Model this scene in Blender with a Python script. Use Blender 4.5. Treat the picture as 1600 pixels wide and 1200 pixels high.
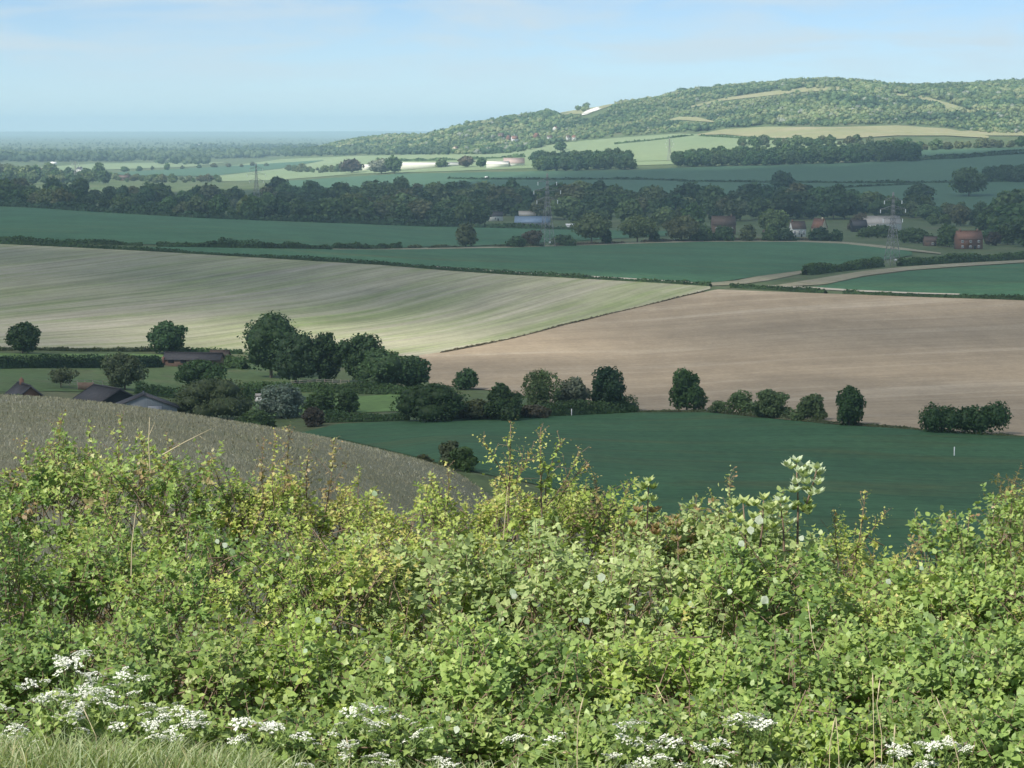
import bpy, math, random
import numpy as np
from mathutils import Vector, Matrix

for o in list(bpy.data.objects):
    bpy.data.objects.remove(o)
SC = bpy.context.scene
COL = SC.collection
rng = np.random.default_rng(7)
random.seed(7)

# ------------------------------------------------------------------ camera
FPX = 3764.0                      # focal length in pixels of a 1600 px wide picture
PITCH = math.atan(395.0 / FPX)    # the true horizon lies on row 205 of 1200
CP, SP = math.cos(PITCH), math.sin(PITCH)
cam = bpy.data.cameras.new('camera')
cam.sensor_width = 36.0
cam.lens = 36.0 * FPX / 1600.0
cam.clip_start = 0.2
cam.clip_end = 80000.0
cam_o = bpy.data.objects.new('camera', cam)
cam_o.rotation_euler = (math.pi / 2 - PITCH, 0, 0)
COL.objects.link(cam_o)
SC.camera = cam_o

# ------------------------------------------------------------------ sky and sun
SUN_EL, SUN_AZ = math.radians(43), math.radians(-138)      # azimuth clockwise from the view direction: behind, to the left
SUN_DIR = Vector((math.sin(SUN_AZ) * math.cos(SUN_EL), math.cos(SUN_AZ) * math.cos(SUN_EL), math.sin(SUN_EL)))
world = bpy.data.worlds.new('World')
SC.world = world
world.use_nodes = True
nt = world.node_tree
bg = nt.nodes['Background']
bg.inputs[1].default_value = 0.08
sky = nt.nodes.new('ShaderNodeTexSky')
sky.sky_type = 'NISHITA'
sky.sun_disc = False
sky.sun_elevation = SUN_EL
sky.sun_rotation = SUN_AZ % (2 * math.pi)
sky.altitude = 0
sky.air_density = 0.62
sky.dust_density = 0.0
sky.ozone_density = 4.5
# thin high cloud all over the sky: noise on the plane direction.xy / direction.z
tc = nt.nodes.new('ShaderNodeTexCoord')
sep = nt.nodes.new('ShaderNodeSeparateXYZ')
nt.links.new(tc.outputs['Generated'], sep.inputs[0])
def wmath(op, a, b=None):
    n = nt.nodes.new('ShaderNodeMath'); n.operation = op
    for i, x in enumerate((a, b)):
        if x is None: continue
        if isinstance(x, (int, float)): n.inputs[i].default_value = x
        else: nt.links.new(x, n.inputs[i])
    return n.outputs[0]
zz = wmath('ADD', wmath('MAXIMUM', sep.outputs[2], 0.0), 0.13)
cmb = nt.nodes.new('ShaderNodeCombineXYZ')
nt.links.new(wmath('DIVIDE', sep.outputs[0], zz), cmb.inputs[0])
nt.links.new(wmath('DIVIDE', sep.outputs[1], zz), cmb.inputs[1])
n1 = nt.nodes.new('ShaderNodeTexNoise')
n1.inputs['Scale'].default_value = 1.9
n1.inputs['Detail'].default_value = 7
n1.inputs['Roughness'].default_value = 0.58
n1.inputs['Distortion'].default_value = 0.35
nt.links.new(cmb.outputs[0], n1.inputs['Vector'])
rmp = nt.nodes.new('ShaderNodeMapRange')
rmp.inputs[1].default_value = 0.41; rmp.inputs[2].default_value = 0.62
rmp.inputs[3].default_value = 0.0; rmp.inputs[4].default_value = 0.8
nt.links.new(n1.outputs[0], rmp.inputs[0])
hf = nt.nodes.new('ShaderNodeMapRange')          # cloud thins out towards the haze of the horizon
hf.inputs[1].default_value = 0.008; hf.inputs[2].default_value = 0.036
nt.links.new(sep.outputs[2], hf.inputs[0])
mx = nt.nodes.new('ShaderNodeMix'); mx.data_type = 'RGBA'
nt.links.new(wmath('MULTIPLY', rmp.outputs[0], hf.outputs[0]), mx.inputs[0])
nt.links.new(sky.outputs[0], mx.inputs[6])
mx.inputs[7].default_value = (6.0, 6.9, 7.4, 1)
nt.links.new(mx.outputs[2], bg.inputs[0])

sun_l = bpy.data.lights.new('sun', 'SUN')
sun_l.energy = 4.8
sun_l.angle = math.radians(0.53)
sun_l.color = (1.0, 0.95, 0.86)
sun_o = bpy.data.objects.new('sun', sun_l)
sun_o.rotation_euler = SUN_DIR.to_track_quat('Z', 'Y').to_euler()
sun_o.location = (-40, -40, 60)
COL.objects.link(sun_o)

vs = SC.view_settings
vs.view_transform = 'Standard'; vs.look = 'None'; vs.exposure = 0.62; vs.gamma = 1.0; vs.use_curve_mapping = False
SC.render.engine = 'CYCLES'
cy = SC.cycles
cy.max_bounces = 6; cy.diffuse_bounces = 3; cy.glossy_bounces = 2; cy.transmission_bounces = 3
cy.volume_bounces = 1; cy.transparent_max_bounces = 12
cy.use_denoising = True
cy.use_adaptive_sampling = True; cy.adaptive_threshold = 0.02
world.cycles.sampling_method = 'MANUAL'; world.cycles.sample_map_resolution = 256
cy.sample_clamp_indirect = 6.0

# ------------------------------------------------------------------ picture <-> place
def rayv(v):
    return FPX * CP - (v - 600) * SP, -FPX * SP - (v - 600) * CP
def elev(v):
    ry, rz = rayv(v)
    return rz / ry
def az_of(u, v):
    return (u - 800.0) / rayv(v)[0]
NEAR = 100.0                       # below this distance the ground's columns run parallel

def pchip(x, y, xq):
    x = np.asarray(x, float); y = np.asarray(y, float)
    h = np.diff(x); d = np.diff(y, axis=0) / (h if y.ndim == 1 else h[:, None])
    m = np.zeros_like(y)
    w1 = 2 * h[1:] + h[:-1]; w2 = h[1:] + 2 * h[:-1]
    if y.ndim > 1: w1 = w1[:, None]; w2 = w2[:, None]
    a, b = d[:-1], d[1:]
    ok = a * b > 0
    with np.errstate(divide='ignore', invalid='ignore'):
        hm = (w1 + w2) / (w1 / np.where(ok, a, 1) + w2 / np.where(ok, b, 1))
    m[1:-1] = np.where(ok, hm, 0)
    m[0] = d[0]; m[-1] = d[-1]
    i = np.clip(np.searchsorted(x, xq) - 1, 0, len(x) - 2)
    t = (xq - x[i]) / h[i]; hh = h[i]
    if y.ndim > 1: t = t[:, None]; hh = hh[:, None]
    return ((1 + 2 * t) * (1 - t) ** 2 * y[i] + t * (1 - t) ** 2 * hh * m[i]
            + t * t * (3 - 2 * t) * y[i + 1] + t * t * (t - 1) * hh * m[i + 1])

# ground profile per column of view: (distance, row) pairs, or (distance, None, height)
N0 = [(-60, None, 0.2), (-10, None, -1.2), (0, None, -1.62), (5, None, -1.72), (7.2, None, -2.0), (10, None, -2.9), (14, None, -4.3)]
LEFT = [(40, None, -9.0)]
RIGHT = [(30, None, -10.5), (60, None, -20), (120, None, -31.5)]
FAR = [(12000, 224), (20000, 214), (24000, 210), (27000, 205.5), (30000, None, -60), (40000, None, -100)]
HB = [(7600, None, -40), (12000, None, -60), (20000, None, -55), (24000, None, -35), (27000, None, 0), (30000, None, -60), (40000, None, -100)]
COLS = {
 -400: N0 + LEFT + [(80, 742), (180, 612), (240, None, -28), (330, None, -40), (450, None, -51), (500, 600), (560, 572), (620, 546), (800, 478), (1000, 410), (1200, 372), (1500, 350), (1900, 329), (2200, 317), (2600, 307), (3200, 296), (4000, 278), (5500, 256), (8000, 236)] + FAR,
 0: N0 + LEFT + [(80, 748), (180, 619), (240, None, -29), (330, None, -41), (450, None, -51.5), (500, 600), (560, 575), (620, 548), (800, 480), (1000, 415), (1150, 381), (1500, 352), (1900, 331), (2200, 319), (2600, 308), (3200, 296), (4000, 278), (5500, 256), (8000, 236)] + FAR,
 400: N0 + LEFT + [(80, 790), (200, 669), (260, None, -37), (340, None, -47), (430, None, -54), (480, 643), (540, 614), (600, 585), (680, 549), (850, 478), (1080, 401), (1400, 370), (1700, 352), (2000, 340), (2420, 328), (3000, 300), (4000, 280), (5500, 258), (8000, 238)] + FAR,
 700: N0 + [(40, None, -10), (80, None, -17), (150, None, -24), (215, 732), (262, None, -40), (300, 722), (370, 692), (450, 655), (520, 622), (640, 566), (800, 508), (1020, 423), (1300, 396), (1540, 383), (2000, 353), (2600, 316), (3200, 285), (3800, 262), (4300, 246), (4700, 232), (5400, 204.5), (6000, None, -15)] + HB,
 1000: N0 + RIGHT + [(230, None, -42), (300, 765), (370, 708), (450, 656), (520, 625), (650, 565), (800, 505), (960, 441), (1200, 412), (1540, 384), (2000, 352), (2500, 316), (2900, 286), (3200, 264), (3500, 246), (3900, 229), (4300, 212), (4700, 182), (5100, 158), (5500, None, 70), (6200, None, 20)] + HB,
 1300: N0 + RIGHT + [(230, None, -41), (300, 772), (370, 716), (430, 662), (520, 620), (650, 560), (780, 505), (910, 459), (1150, 426), (1500, 392), (2000, 352), (2400, 316), (2700, 287), (3000, 264), (3300, 243), (3600, 222), (3900, 205), (4300, 176), (4800, 136), (5200, 127), (5800, None, 80)] + HB,
 1600: N0 + RIGHT + [(230, None, -40), (300, 785), (360, 732), (410, 686), (520, 618), (650, 560), (780, 508), (870, 468), (1150, 424), (1480, 396), (2000, 352), (2400, 313), (2700, 282), (3000, 254), (3300, 234), (3700, 214), (4000, 204), (4500, 168), (5000, 140), (5500, 132), (6200, None, 60)] + HB,
}
COLS[1150] = N0 + RIGHT + [(230, None, -41.5), (300, 768), (370, 712), (440, 659), (520, 622), (650, 562), (790, 505), (935, 450), (1180, 419), (1520, 388), (2000, 352), (2450, 316), (2800, 286), (3100, 264), (3400, 245), (3750, 226), (4100, 208), (4500, 178), (4950, 148), (5350, 137), (6000, None, 50)] + HB
COLS[850] = N0 + [(30, None, -10), (70, None, -18), (130, None, -27), (225, None, -38), (300, 744), (370, 700), (450, 655), (520, 624), (645, 565), (800, 506), (990, 432), (1250, 404), (1540, 383), (2000, 352), (2550, 316), (3050, 285), (3500, 262), (3900, 246), (4300, 232), (4700, 214), (5050, 192), (5300, 180), (5800, None, 20), (6400, None, -10)] + HB
COLS[600] = N0 + [(40, None, -9.5), (80, None, -15), (205, 706), (262, None, -38.5), (330, None, -46), (430, 668), (500, 630), (560, 603), (650, 562), (820, 500), (1040, 415), (1350, 388), (1600, 372), (2000, 349), (2550, 322), (3200, 290), (3900, 268), (4600, 250), (5200, 236), (5800, 222), (6300, 214), (6900, None, -42)] + HB
COLS[1400] = N0 + RIGHT + [(230, None, -41), (300, 778), (368, 722), (424, 668), (520, 619), (650, 560), (780, 506), (900, 462), (1150, 425), (1500, 394), (2000, 352), (2400, 315), (2700, 285), (3000, 260), (3300, 239), (3650, 218), (3950, 204), (4350, 178), (4800, 146), (5200, 138), (5800, None, 75)] + HB
COLS[2000] = COLS[1600]

YF = np.concatenate([np.linspace(-60, 20, 81)[:-1], np.geomspace(20, 40000, 620)])
UK = sorted(COLS)
_rows = []
for uk in UK:
    pts = {}
    for p in COLS[uk]:
        pts[p[0]] = p[2] if p[1] is None else elev(p[1]) * p[0]
    ks = sorted(pts)
    _rows.append(pchip(ks, [pts[k] for k in ks], YF))
UF = np.linspace(-400, 2000, 241)
ZT = pchip(UK, np.array(_rows), UF)          # [u, Y]
# light smoothing across the columns keeps the slopes natural
for _ in range(10):
    ZT[1:-1] = 0.25 * ZT[:-2] + 0.5 * ZT[1:-1] + 0.25 * ZT[2:]

def ground(X, Y):
    X = np.asarray(X, float); Y = np.asarray(Y, float)
    u = X / np.maximum(Y, NEAR) * 3743.0 + 800.0
    fu = np.clip((u + 400) / 10.0, 0, 239.999)
    iu = fu.astype(int); tu = fu - iu
    iy = np.clip(np.searchsorted(YF, Y) - 1, 0, len(YF) - 2)
    ty = np.clip((Y - YF[iy]) / (YF[iy + 1] - YF[iy]), 0, 1)
    a = ZT[iu, iy] * (1 - ty) + ZT[iu, iy + 1] * ty
    b = ZT[iu + 1, iy] * (1 - ty) + ZT[iu + 1, iy + 1] * ty
    z = a * (1 - tu) + b * tu
    # gentle natural undulation that grows with distance
    amp = np.clip((Y - 60) / 2500.0, 0, 1) * 0.9
    return z + amp * (np.sin(X * .013 + Y * .0041) + .6 * np.sin(X * .031 - Y * .012 + 1.3)) * 0.5

_YS = np.geomspace(30, 29000, 5000)
def hit(u, v, ymin=30.0):
    """the first piece of ground seen at picture position (u, v): returns x, y, z"""
    ry, rz = rayv(v)
    X = (u - 800) / ry * _YS
    f = ground(X, _YS) - rz / ry * _YS
    m = (f >= 0) & (_YS > ymin)
    if not m.any():
        i = len(_YS) - 1; Y = _YS[i]
    else:
        i = int(np.argmax(m))
        if i > 0 and f[i] != f[i - 1] and f[i - 1] < 0:
            t = -f[i - 1] / (f[i] - f[i - 1]); Y = _YS[i - 1] + t * (_YS[i] - _YS[i - 1])
        else: Y = _YS[i]
    x = (u - 800) / ry * Y
    return float(x), float(Y), float(ground(x, Y))
def at(u, Y, v=600):
    """ground position in column u at distance Y"""
    x = (u - 800) / rayv(v)[0] * Y
    return float(x), float(Y), float(ground(x, Y))

# ------------------------------------------------------------------ helpers
def tag(o, label=None, cat=None, group=None, kind=None):
    if label: o['label'] = label
    if cat: o['category'] = cat
    if group: o['group'] = group
    if kind: o['kind'] = kind
    return o
def link(o, parent=None):
    COL.objects.link(o)
    if parent is not None: o.parent = parent
    return o
def empty(name, loc, rz=0.0):
    o = bpy.data.objects.new(name, None)
    o.location = loc; o.rotation_euler = (0, 0, rz); o.empty_display_size = 0.5
    return link(o)
def mesh_np(name, verts, faces, mat=None, smooth=False, attr=None, attrs=None):
    """faces: int array (n, k) or list of such arrays; attr: per-vertex float array -> 'tone' attribute"""
    me = bpy.data.meshes.new(name)
    verts = np.asarray(verts, np.float32)
    if not isinstance(faces, (list, tuple)): faces = [faces]
    faces = [np.asarray(f, np.int32) for f in faces if len(f)]
    nl = sum(f.size for f in faces); nf = sum(len(f) for f in faces)
    me.vertices.add(len(verts)); me.vertices.foreach_set('co', verts.ravel())
    me.loops.add(nl); me.polygons.add(nf)
    me.loops.foreach_set('vertex_index', np.concatenate([f.ravel() for f in faces]))
    starts, tot = [], 0
    for f in faces:
        starts.append(tot + np.arange(len(f)) * f.shape[1]); tot += f.size
    me.polygons.foreach_set('loop_start', np.concatenate(starts).astype(np.int32))
    if smooth: me.polygons.foreach_set('use_smooth', np.ones(nf, bool))
    me.update(calc_edges=True)
    for k, a in (attrs or ({'tone': attr} if attr is not None else {})).items():
        a = np.asarray(a, np.float32)
        if a.ndim == 1:
            at_ = me.attributes.new(k, 'FLOAT', 'POINT'); at_.data.foreach_set('value', a)
        else:
            at_ = me.attributes.new(k, 'FLOAT_COLOR', 'POINT')
            at_.data.foreach_set('color', np.concatenate([a, np.ones((len(a), 1), np.float32)], 1).ravel())
    if mat is not None: me.materials.append(mat)
    return me
def obj(name, me, parent=None, loc=None):
    o = bpy.data.objects.new(name, me)
    if loc is not None: o.location = loc
    return link(o, parent)

class MB:
    """collects boxes, bars and prisms, then builds one mesh"""
    def __init__(s): s.v = []; s.f = {}
    def add(s, vs, fs):
        b = len(s.v); s.v += [tuple(p) for p in vs]
        for f in fs: s.f.setdefault(len(f), []).append([b + i for i in f])
    def box(s, x0, x1, y0, y1, z0, z1):
        s.add([(x0, y0, z0), (x1, y0, z0), (x1, y1, z0), (x0, y1, z0), (x0, y0, z1), (x1, y0, z1), (x1, y1, z1), (x0, y1, z1)],
              [(0, 3, 2, 1), (4, 5, 6, 7), (0, 1, 5, 4), (1, 2, 6, 5), (2, 3, 7, 6), (3, 0, 4, 7)])
        return s
    def bar(s, a, b, w, w2=None):
        a, b = Vector(a), Vector(b); d = (b - a)
        if d.length < 1e-6: return s
        d.normalize(); r = d.orthogonal().normalized(); q = d.cross(r)
        w2 = w if w2 is None else w2
        vs = [a + (r * i + q * j) * w / 2 for i, j in ((-1, -1), (1, -1), (1, 1), (-1, 1))] + [b + (r * i + q * j) * w2 / 2 for i, j in ((-1, -1), (1, -1), (1, 1), (-1, 1))]
        s.add(vs, [(0, 3, 2, 1), (4, 5, 6, 7), (0, 1, 5, 4), (1, 2, 6, 5), (2, 3, 7, 6), (3, 0, 4, 7)])
        return s
    def tube(s, pts, rads, n=6):
        base = len(s.v); k = len(pts)
        for i, p in enumerate(pts):
            d = Vector(pts[min(i + 1, k - 1)]) - Vector(pts[max(i - 1, 0)])
            d.normalize(); r = d.cross(Vector((0.31, 0.95, 0.05))).normalized(); q = d.cross(r)
            for j in range(n):
                a = 2 * math.pi * j / n
                s.v.append(tuple(Vector(p) + (r * math.cos(a) + q * math.sin(a)) * rads[i]))
        for i in range(k - 1):
            for j in range(n):
                s.f.setdefault(4, []).append([base + i * n + j, base + i * n + (j + 1) % n, base + (i + 1) * n + (j + 1) % n, base + (i + 1) * n + j])
        s.f.setdefault(n, []).append([base + (k - 1) * n + j for j in range(n)])
        return s
    def mesh(s, name, mat, smooth=False):
        return mesh_np(name, s.v, [np.array(f) for f in s.f.values()], mat, smooth)
    def build(s, name, mat, parent=None, smooth=False):
        return obj(name, s.mesh(name, mat, smooth), parent)

# ------------------------------------------------------------------ materials
MATS = {}
def mat(name):
    m = bpy.data.materials.new(name); m.use_nodes = True
    MATS[name] = m
    return m, m.node_tree, m.node_tree.nodes['Principled BSDF']
class G:
    """tiny node-graph helper"""
    def __init__(s, t): s.t = t
    def n(s, typ, **kw):
        x = s.t.nodes.new(typ)
        for k, v in kw.items(): setattr(x, k, v)
        return x
    def put(s, sock, val):
        if isinstance(val, bpy.types.NodeSocket): s.t.links.new(val, sock)
        else: sock.default_value = val
    def math(s, op, a, b=None, clamp=False):
        x = s.n('ShaderNodeMath', operation=op, use_clamp=clamp); s.put(x.inputs[0], a)
        if b is not None: s.put(x.inputs[1], b)
        return x.outputs[0]
    def noise(s, vec, scale, detail=4, rough=.55, dist=0.0):
        x = s.n('ShaderNodeTexNoise'); s.put(x.inputs['Vector'], vec)
        x.inputs['Scale'].default_value = scale; x.inputs['Detail'].default_value = detail
        x.inputs['Roughness'].default_value = rough; x.inputs['Distortion'].default_value = dist
        return x.outputs[0]
    def mapping(s, vec, scale=(1, 1, 1), rot=(0, 0, 0), loc=(0, 0, 0)):
        x = s.n('ShaderNodeMapping'); s.put(x.inputs[0], vec)
        x.inputs['Location'].default_value = loc; x.inputs['Rotation'].default_value = rot; x.inputs['Scale'].default_value = scale
        return x.outputs[0]
    def rng(s, val, a, b, c=0.0, d=1.0):
        x = s.n('ShaderNodeMapRange'); s.put(x.inputs[0], val)
        for i, q in enumerate((a, b, c, d)): x.inputs[i + 1].default_value = q
        return x.outputs[0]
    def mix(s, fac, a, b, mode='MIX'):
        x = s.n('ShaderNodeMix', data_type='RGBA', blend_type=mode); s.put(x.inputs[0], fac)
        for i, c in ((6, a), (7, b)):
            if isinstance(c, tuple): c = (c + (1,))[:4]
            s.put(x.inputs[i], c)
        return x.outputs[2]
    def pos(s): return s.n('ShaderNodeNewGeometry').outputs['Position']
    def obj(s): return s.n('ShaderNodeTexCoord').outputs['Object']
    def bump(s, h, strength=.3, dist=.1):
        x = s.n('ShaderNodeBump'); s.put(x.inputs['Height'], h)
        x.inputs['Strength'].default_value = strength; x.inputs['Distance'].default_value = dist
        return x.outputs[0]

def field_mat(name, c1, c2, c3=None, scale=.02, stretch=(1, 1, 1), rot=0.0, row=None, rowk=.12, fine=.8, c3r=(.52, .72), tram=None, streak=None):
    m, t, b = mat(name); g = G(t)
    p = g.mapping(g.mapping(g.pos(), rot=(0, 0, rot)), scale=(stretch[0], stretch[1], 0))
    col = g.mix(g.rng(g.noise(p, scale, 4, .6, .3), .3, .7), c1, c2)
    if c3: col = g.mix(g.rng(g.noise(g.mapping(p, loc=(37, 11, 5)), scale * 2.3, 4, .62, .5), c3r[0], c3r[1]), col, c3)
    k = g.rng(g.noise(g.pos(), fine, 2, .7), .25, .75, 1 - 2.2 * rowk, 1 + 2.2 * rowk)
    k2 = g.rng(g.noise(g.mapping(g.pos(), scale=(1, .35, 1)), fine * .12, 3, .65), .3, .7, 1 - 1.2 * rowk, 1 + 1.2 * rowk)
    k = g.math('MULTIPLY', k, k2)
    if row:
        w = g.n('ShaderNodeTexWave', wave_type='BANDS', bands_direction='X'); g.put(w.inputs['Vector'], g.mapping(g.pos(), rot=(0, 0, rot)))
        w.inputs['Scale'].default_value = row; w.inputs['Distortion'].default_value = 1.5; w.inputs['Detail'].default_value = 2
        w.inputs['Detail Scale'].default_value = .6
        k = g.math('MULTIPLY', k, g.rng(w.outputs[1], 0, 1, 1 - rowk, 1 + rowk))
    if streak:                                 # fine sowing lines
        q = g.noise(g.mapping(g.mapping(g.pos(), rot=(0, 0, rot)), scale=(1, .015, 1)), streak[0], 2, .7)
        k = g.math('MULTIPLY', k, g.rng(q, .3, .7, 1 - streak[1], 1 + streak[1]))
    if tram:                                   # wheel tracks through the crop
        w = g.n('ShaderNodeTexWave', wave_type='BANDS', bands_direction='Y'); g.put(w.inputs['Vector'], g.mapping(g.pos(), rot=(0, 0, rot)))
        w.inputs['Scale'].default_value = tram; w.inputs['Distortion'].default_value = .6; w.inputs['Detail'].default_value = 1; w.inputs['Detail Scale'].default_value = .02
        k = g.math('MULTIPLY', k, g.rng(w.outputs[1], 0.90, .99, 1.0, .84))
    col = g.mix(1.0, col, k, 'MULTIPLY')
    g.put(b.inputs['Base Color'], col)
    b.inputs['Roughness'].default_value = .92; b.inputs['Specular IOR Level'].default_value = .15
    return m

M_ground = field_mat('rough_grass', (.075, .115, .045), (.11, .14, .06), (.16, .15, .085), scale=.012, fine=.35)
M_pasture = field_mat('pasture_grass', (.085, .14, .05), (.12, .165, .065), (.15, .16, .08), scale=.03, fine=.5)
M_lawn = field_mat('bright_pasture', (.12, .20, .06), (.15, .23, .075), scale=.03, fine=.5)
M_wheat = field_mat('young_wheat', (.050, .130, .060), (.066, .156, .074), (.088, .136, .055), scale=.012, stretch=(.3, 1, 1), rot=.12, row=None, rowk=.13, fine=.3, tram=.03)
M_wheat2 = field_mat('young_barley', (.042, .106, .048), (.056, .130, .058), (.076, .110, .044), scale=.03, stretch=(.3, 1, 1), rot=-.06, row=None, rowk=.11, fine=.6, tram=.03)
M_farwheat = field_mat('far_wheat', (.062, .125, .072), (.078, .146, .084), scale=.004, stretch=(1, .4, 1), row=None, fine=.1, rowk=.05)
M_farlight = field_mat('far_bright_crop', (.19, .255, .13), (.23, .285, .15), scale=.004, stretch=(1, .4, 1), fine=.1, rowk=.05)
M_fartan = field_mat('far_dry_grass', (.30, .28, .15), (.25, .27, .13), (.36, .32, .20), scale=.005, fine=.08, rowk=.06)
_b0, _b1 = hit(690, 552), hit(1040, 470)
PALE_ROT = math.atan2(_b1[0] - _b0[0], _b1[1] - _b0[1])        # sown along the boundary with the bare field
M_pale = field_mat('sprouting_chalk_field', (.42, .38, .29), (.31, .315, .185), (.235, .28, .115), scale=.045, stretch=(1, .05, 1), rot=PALE_ROT, row=None, rowk=.07, fine=.7, c3r=(.46, .72), streak=(.32, .19))
M_soil = field_mat('bare_chalk_soil', (.375, .295, .20), (.31, .242, .163), (.44, .36, .26), scale=.02, stretch=(1, .12, 1), rot=-PALE_ROT * .4 + 1.2, row=None, rowk=.085, fine=.9, streak=(.25, .08))
M_track = field_mat('chalk_track', (.52, .47, .38), (.42, .37, .29), scale=.05, fine=.5)
M_margin = field_mat('dry_field_margin', (.33, .29, .21), (.26, .25, .15), scale=.04, fine=.3)
M_meadow = field_mat('dry_meadow', (.25, .23, .145), (.20, .20, .11), (.31, .29, .205), scale=.09, stretch=(.5, 1.0, 1), rot=.25, row=None, rowk=.06, fine=6.0, c3r=(.50, .80))
M_chalk = field_mat('bare_chalk', (.75, .73, .68), (.66, .63, .57), scale=.05, fine=.1)

# ------------------------------------------------------------------ the ground: one sheet to the horizon
def struct(o): o['kind'] = 'structure'; return o
_ug = np.concatenate([np.linspace(-600, -220, 20), np.linspace(-200, 1800, 161), np.linspace(1820, 2200, 20)])
_yg = np.concatenate([np.linspace(-60, 20, 41)[:-1], np.geomspace(20, 29500, 420)])
_U, _Y = np.meshgrid(_ug, _yg, indexing='ij')
_X = (_U - 800) / 3743.0 * np.maximum(_Y, NEAR)
_Z = ground(_X, _Y)
_n, _m = _U.shape
_i = np.arange((_n - 1) * (_m - 1)); _a = (_i // (_m - 1)) * _m + _i % (_m - 1)
struct(obj('ground', mesh_np('ground', np.stack([_X, _Y, _Z], -1).reshape(-1, 3), np.stack([_a, _a + _m, _a + _m + 1, _a + 1], -1), M_ground, True)))

def interp_line(pts, u):
    p = np.array(sorted(pts)); return np.interp(u, p[:, 0], p[:, 1])
FIELD_N = [0]
def field(name, top, bot, material, step=8.0, rows=26, lift=None, extend=True):
    """a field seen between its far edge (top) and near edge (bot), both given as picture positions of ground points, laid on the ground"""
    FIELD_N[0] += 1
    u0 = max(min(p[0] for p in top), min(p[0] for p in bot)); u1 = min(max(p[0] for p in top), max(p[0] for p in bot))
    us = np.linspace(u0, u1, max(3, int((u1 - u0) / step)))
    P = []
    for u in us:
        vt, vb = interp_line(top, u), interp_line(bot, u)
        a = np.array(hit(u, vt)); b = np.array(hit(u, max(vb, vt + .02)))
        t = np.linspace(0, 1, rows)
        y = 1 / ((1 - t) / a[1] + t / b[1])
        x = a[0] + (b[0] - a[0]) * (y - a[1]) / ((b[1] - a[1]) if abs(b[1] - a[1]) > 1e-6 else 1)
        z = ground(x, y) + (lift or 0) + (0.06 + .012 * (FIELD_N[0] % 5)) * np.clip(y / 300, .5, 8)
        P.append(np.stack([x, y, z], -1))
    P = np.array(P); n, m = P.shape[:2]
    i = np.arange((n - 1) * (m - 1)); a = (i // (m - 1)) * m + i % (m - 1)
    return struct(obj(name, mesh_np(name, P.reshape(-1, 3), np.stack([a, a + 1, a + m + 1, a + m], -1), material, True)))

# near hillside meadow to the left: distances given directly, it runs over its crest
_us = np.linspace(-150, 1100, 100); _ys = np.geomspace(26, 262, 70)
_U, _Y = np.meshgrid(_us, _ys, indexing='ij'); _X = (_U - 800) / 3720.0 * _Y
_n, _m = _U.shape; _i = np.arange((_n - 1) * (_m - 1)); _a = (_i // (_m - 1)) * _m + _i % (_m - 1)
struct(obj('hillside_meadow', mesh_np('hillside_meadow', np.stack([_X, _Y, ground(_X, _Y) + .06], -1).reshape(-1, 3), np.stack([_a, _a + _m, _a + _m + 1, _a + 1], -1), M_meadow, True)))

L2 = [(-80, 377), (0, 382), (230, 393), (400, 403), (600, 415), (800, 430), (1000, 441), (1110, 448)]
BROWN_TOP = [(655, 556), (720, 547), (800, 529), (880, 508), (950, 491), (1040, 470), (1120, 453), (1300, 460), (1600, 469), (1680, 471)]
field('sprouting_field', L2, [(-80, 546), (0, 545), (250, 545), (400, 552), (560, 556), (655, 557), (720, 547), (800, 529), (880, 508), (950, 491), (1040, 470), (1110, 452)], M_pale, rows=40)
field('bare_soil_field', BROWN_TOP, [(655, 562), (670, 600), (720, 606), (800, 614), (900, 640), (985, 644), (1100, 644), (1300, 663), (1440, 672), (1600, 682), (1680, 686)], M_soil, rows=40)
field('near_wheat_field', [(470, 677), (530, 663), (640, 658), (760, 656), (900, 650), (985, 646), (1100, 645), (1300, 664), (1440, 673), (1600, 683), (1680, 687)],
      [(470, 678), (530, 686), (640, 712), (700, 728), (760, 742), (850, 760), (1000, 800), (1200, 850), (1400, 890), (1600, 900), (1680, 900)], M_wheat2, rows=50)
field('paddock', [(-60, 554), (0, 553), (250, 555), (260, 556)], [(-60, 566), (0, 565), (260, 567)], M_lawn, rows=8)
field('pasture', [(-60, 578), (0, 577), (250, 575), (380, 570), (560, 600)], [(-60, 612), (0, 612), (140, 612), (250, 618), (380, 625), (560, 645)], M_pasture)
field('garden_lawn', [(395, 630), (470, 626), (640, 615), (660, 615)], [(395, 652), (470, 650), (640, 642), (660, 642)], M_lawn, rows=8)
field('upper_wheat_field', [(-80, 320), (0, 322), (150, 331), (300, 340), (420, 345), (540, 350), (720, 356), (900, 360), (1060, 362)],
      [(-80, 372), (0, 376), (60, 379), (220, 382), (280, 384), (620, 388), (660, 386), (740, 385), (900, 377), (1060, 368)], M_wheat)
field('middle_wheat_field', [(225, 387), (280, 387), (400, 389), (520, 391), (640, 391), (800, 388), (960, 383), (1100, 379), (1250, 379), (1320, 381), (1400, 390), (1425, 394)],
      [(225, 391), (400, 400), (600, 412), (800, 426), (1000, 437), (1095, 443), (1130, 441), (1180, 433), (1250, 424), (1330, 414), (1400, 404), (1425, 400)], M_wheat)
field('dry_field_margin', [(520, 389.3), (640, 389.3), (800, 386.4), (960, 381.2), (1100, 377.2), (1250, 377), (1320, 379), (1400, 387), (1470, 396)],
      [(520, 391), (640, 391), (800, 388), (960, 383), (1100, 379), (1250, 379.2), (1320, 382), (1400, 391), (1470, 398)], M_margin, rows=4)
field('right_wheat_field', [(1275, 449), (1340, 435), (1420, 424), (1520, 417), (1600, 412), (1680, 409)], [(1275, 451), (1340, 456), (1420, 459), (1600, 464), (1680, 466)], M_wheat)
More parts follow.
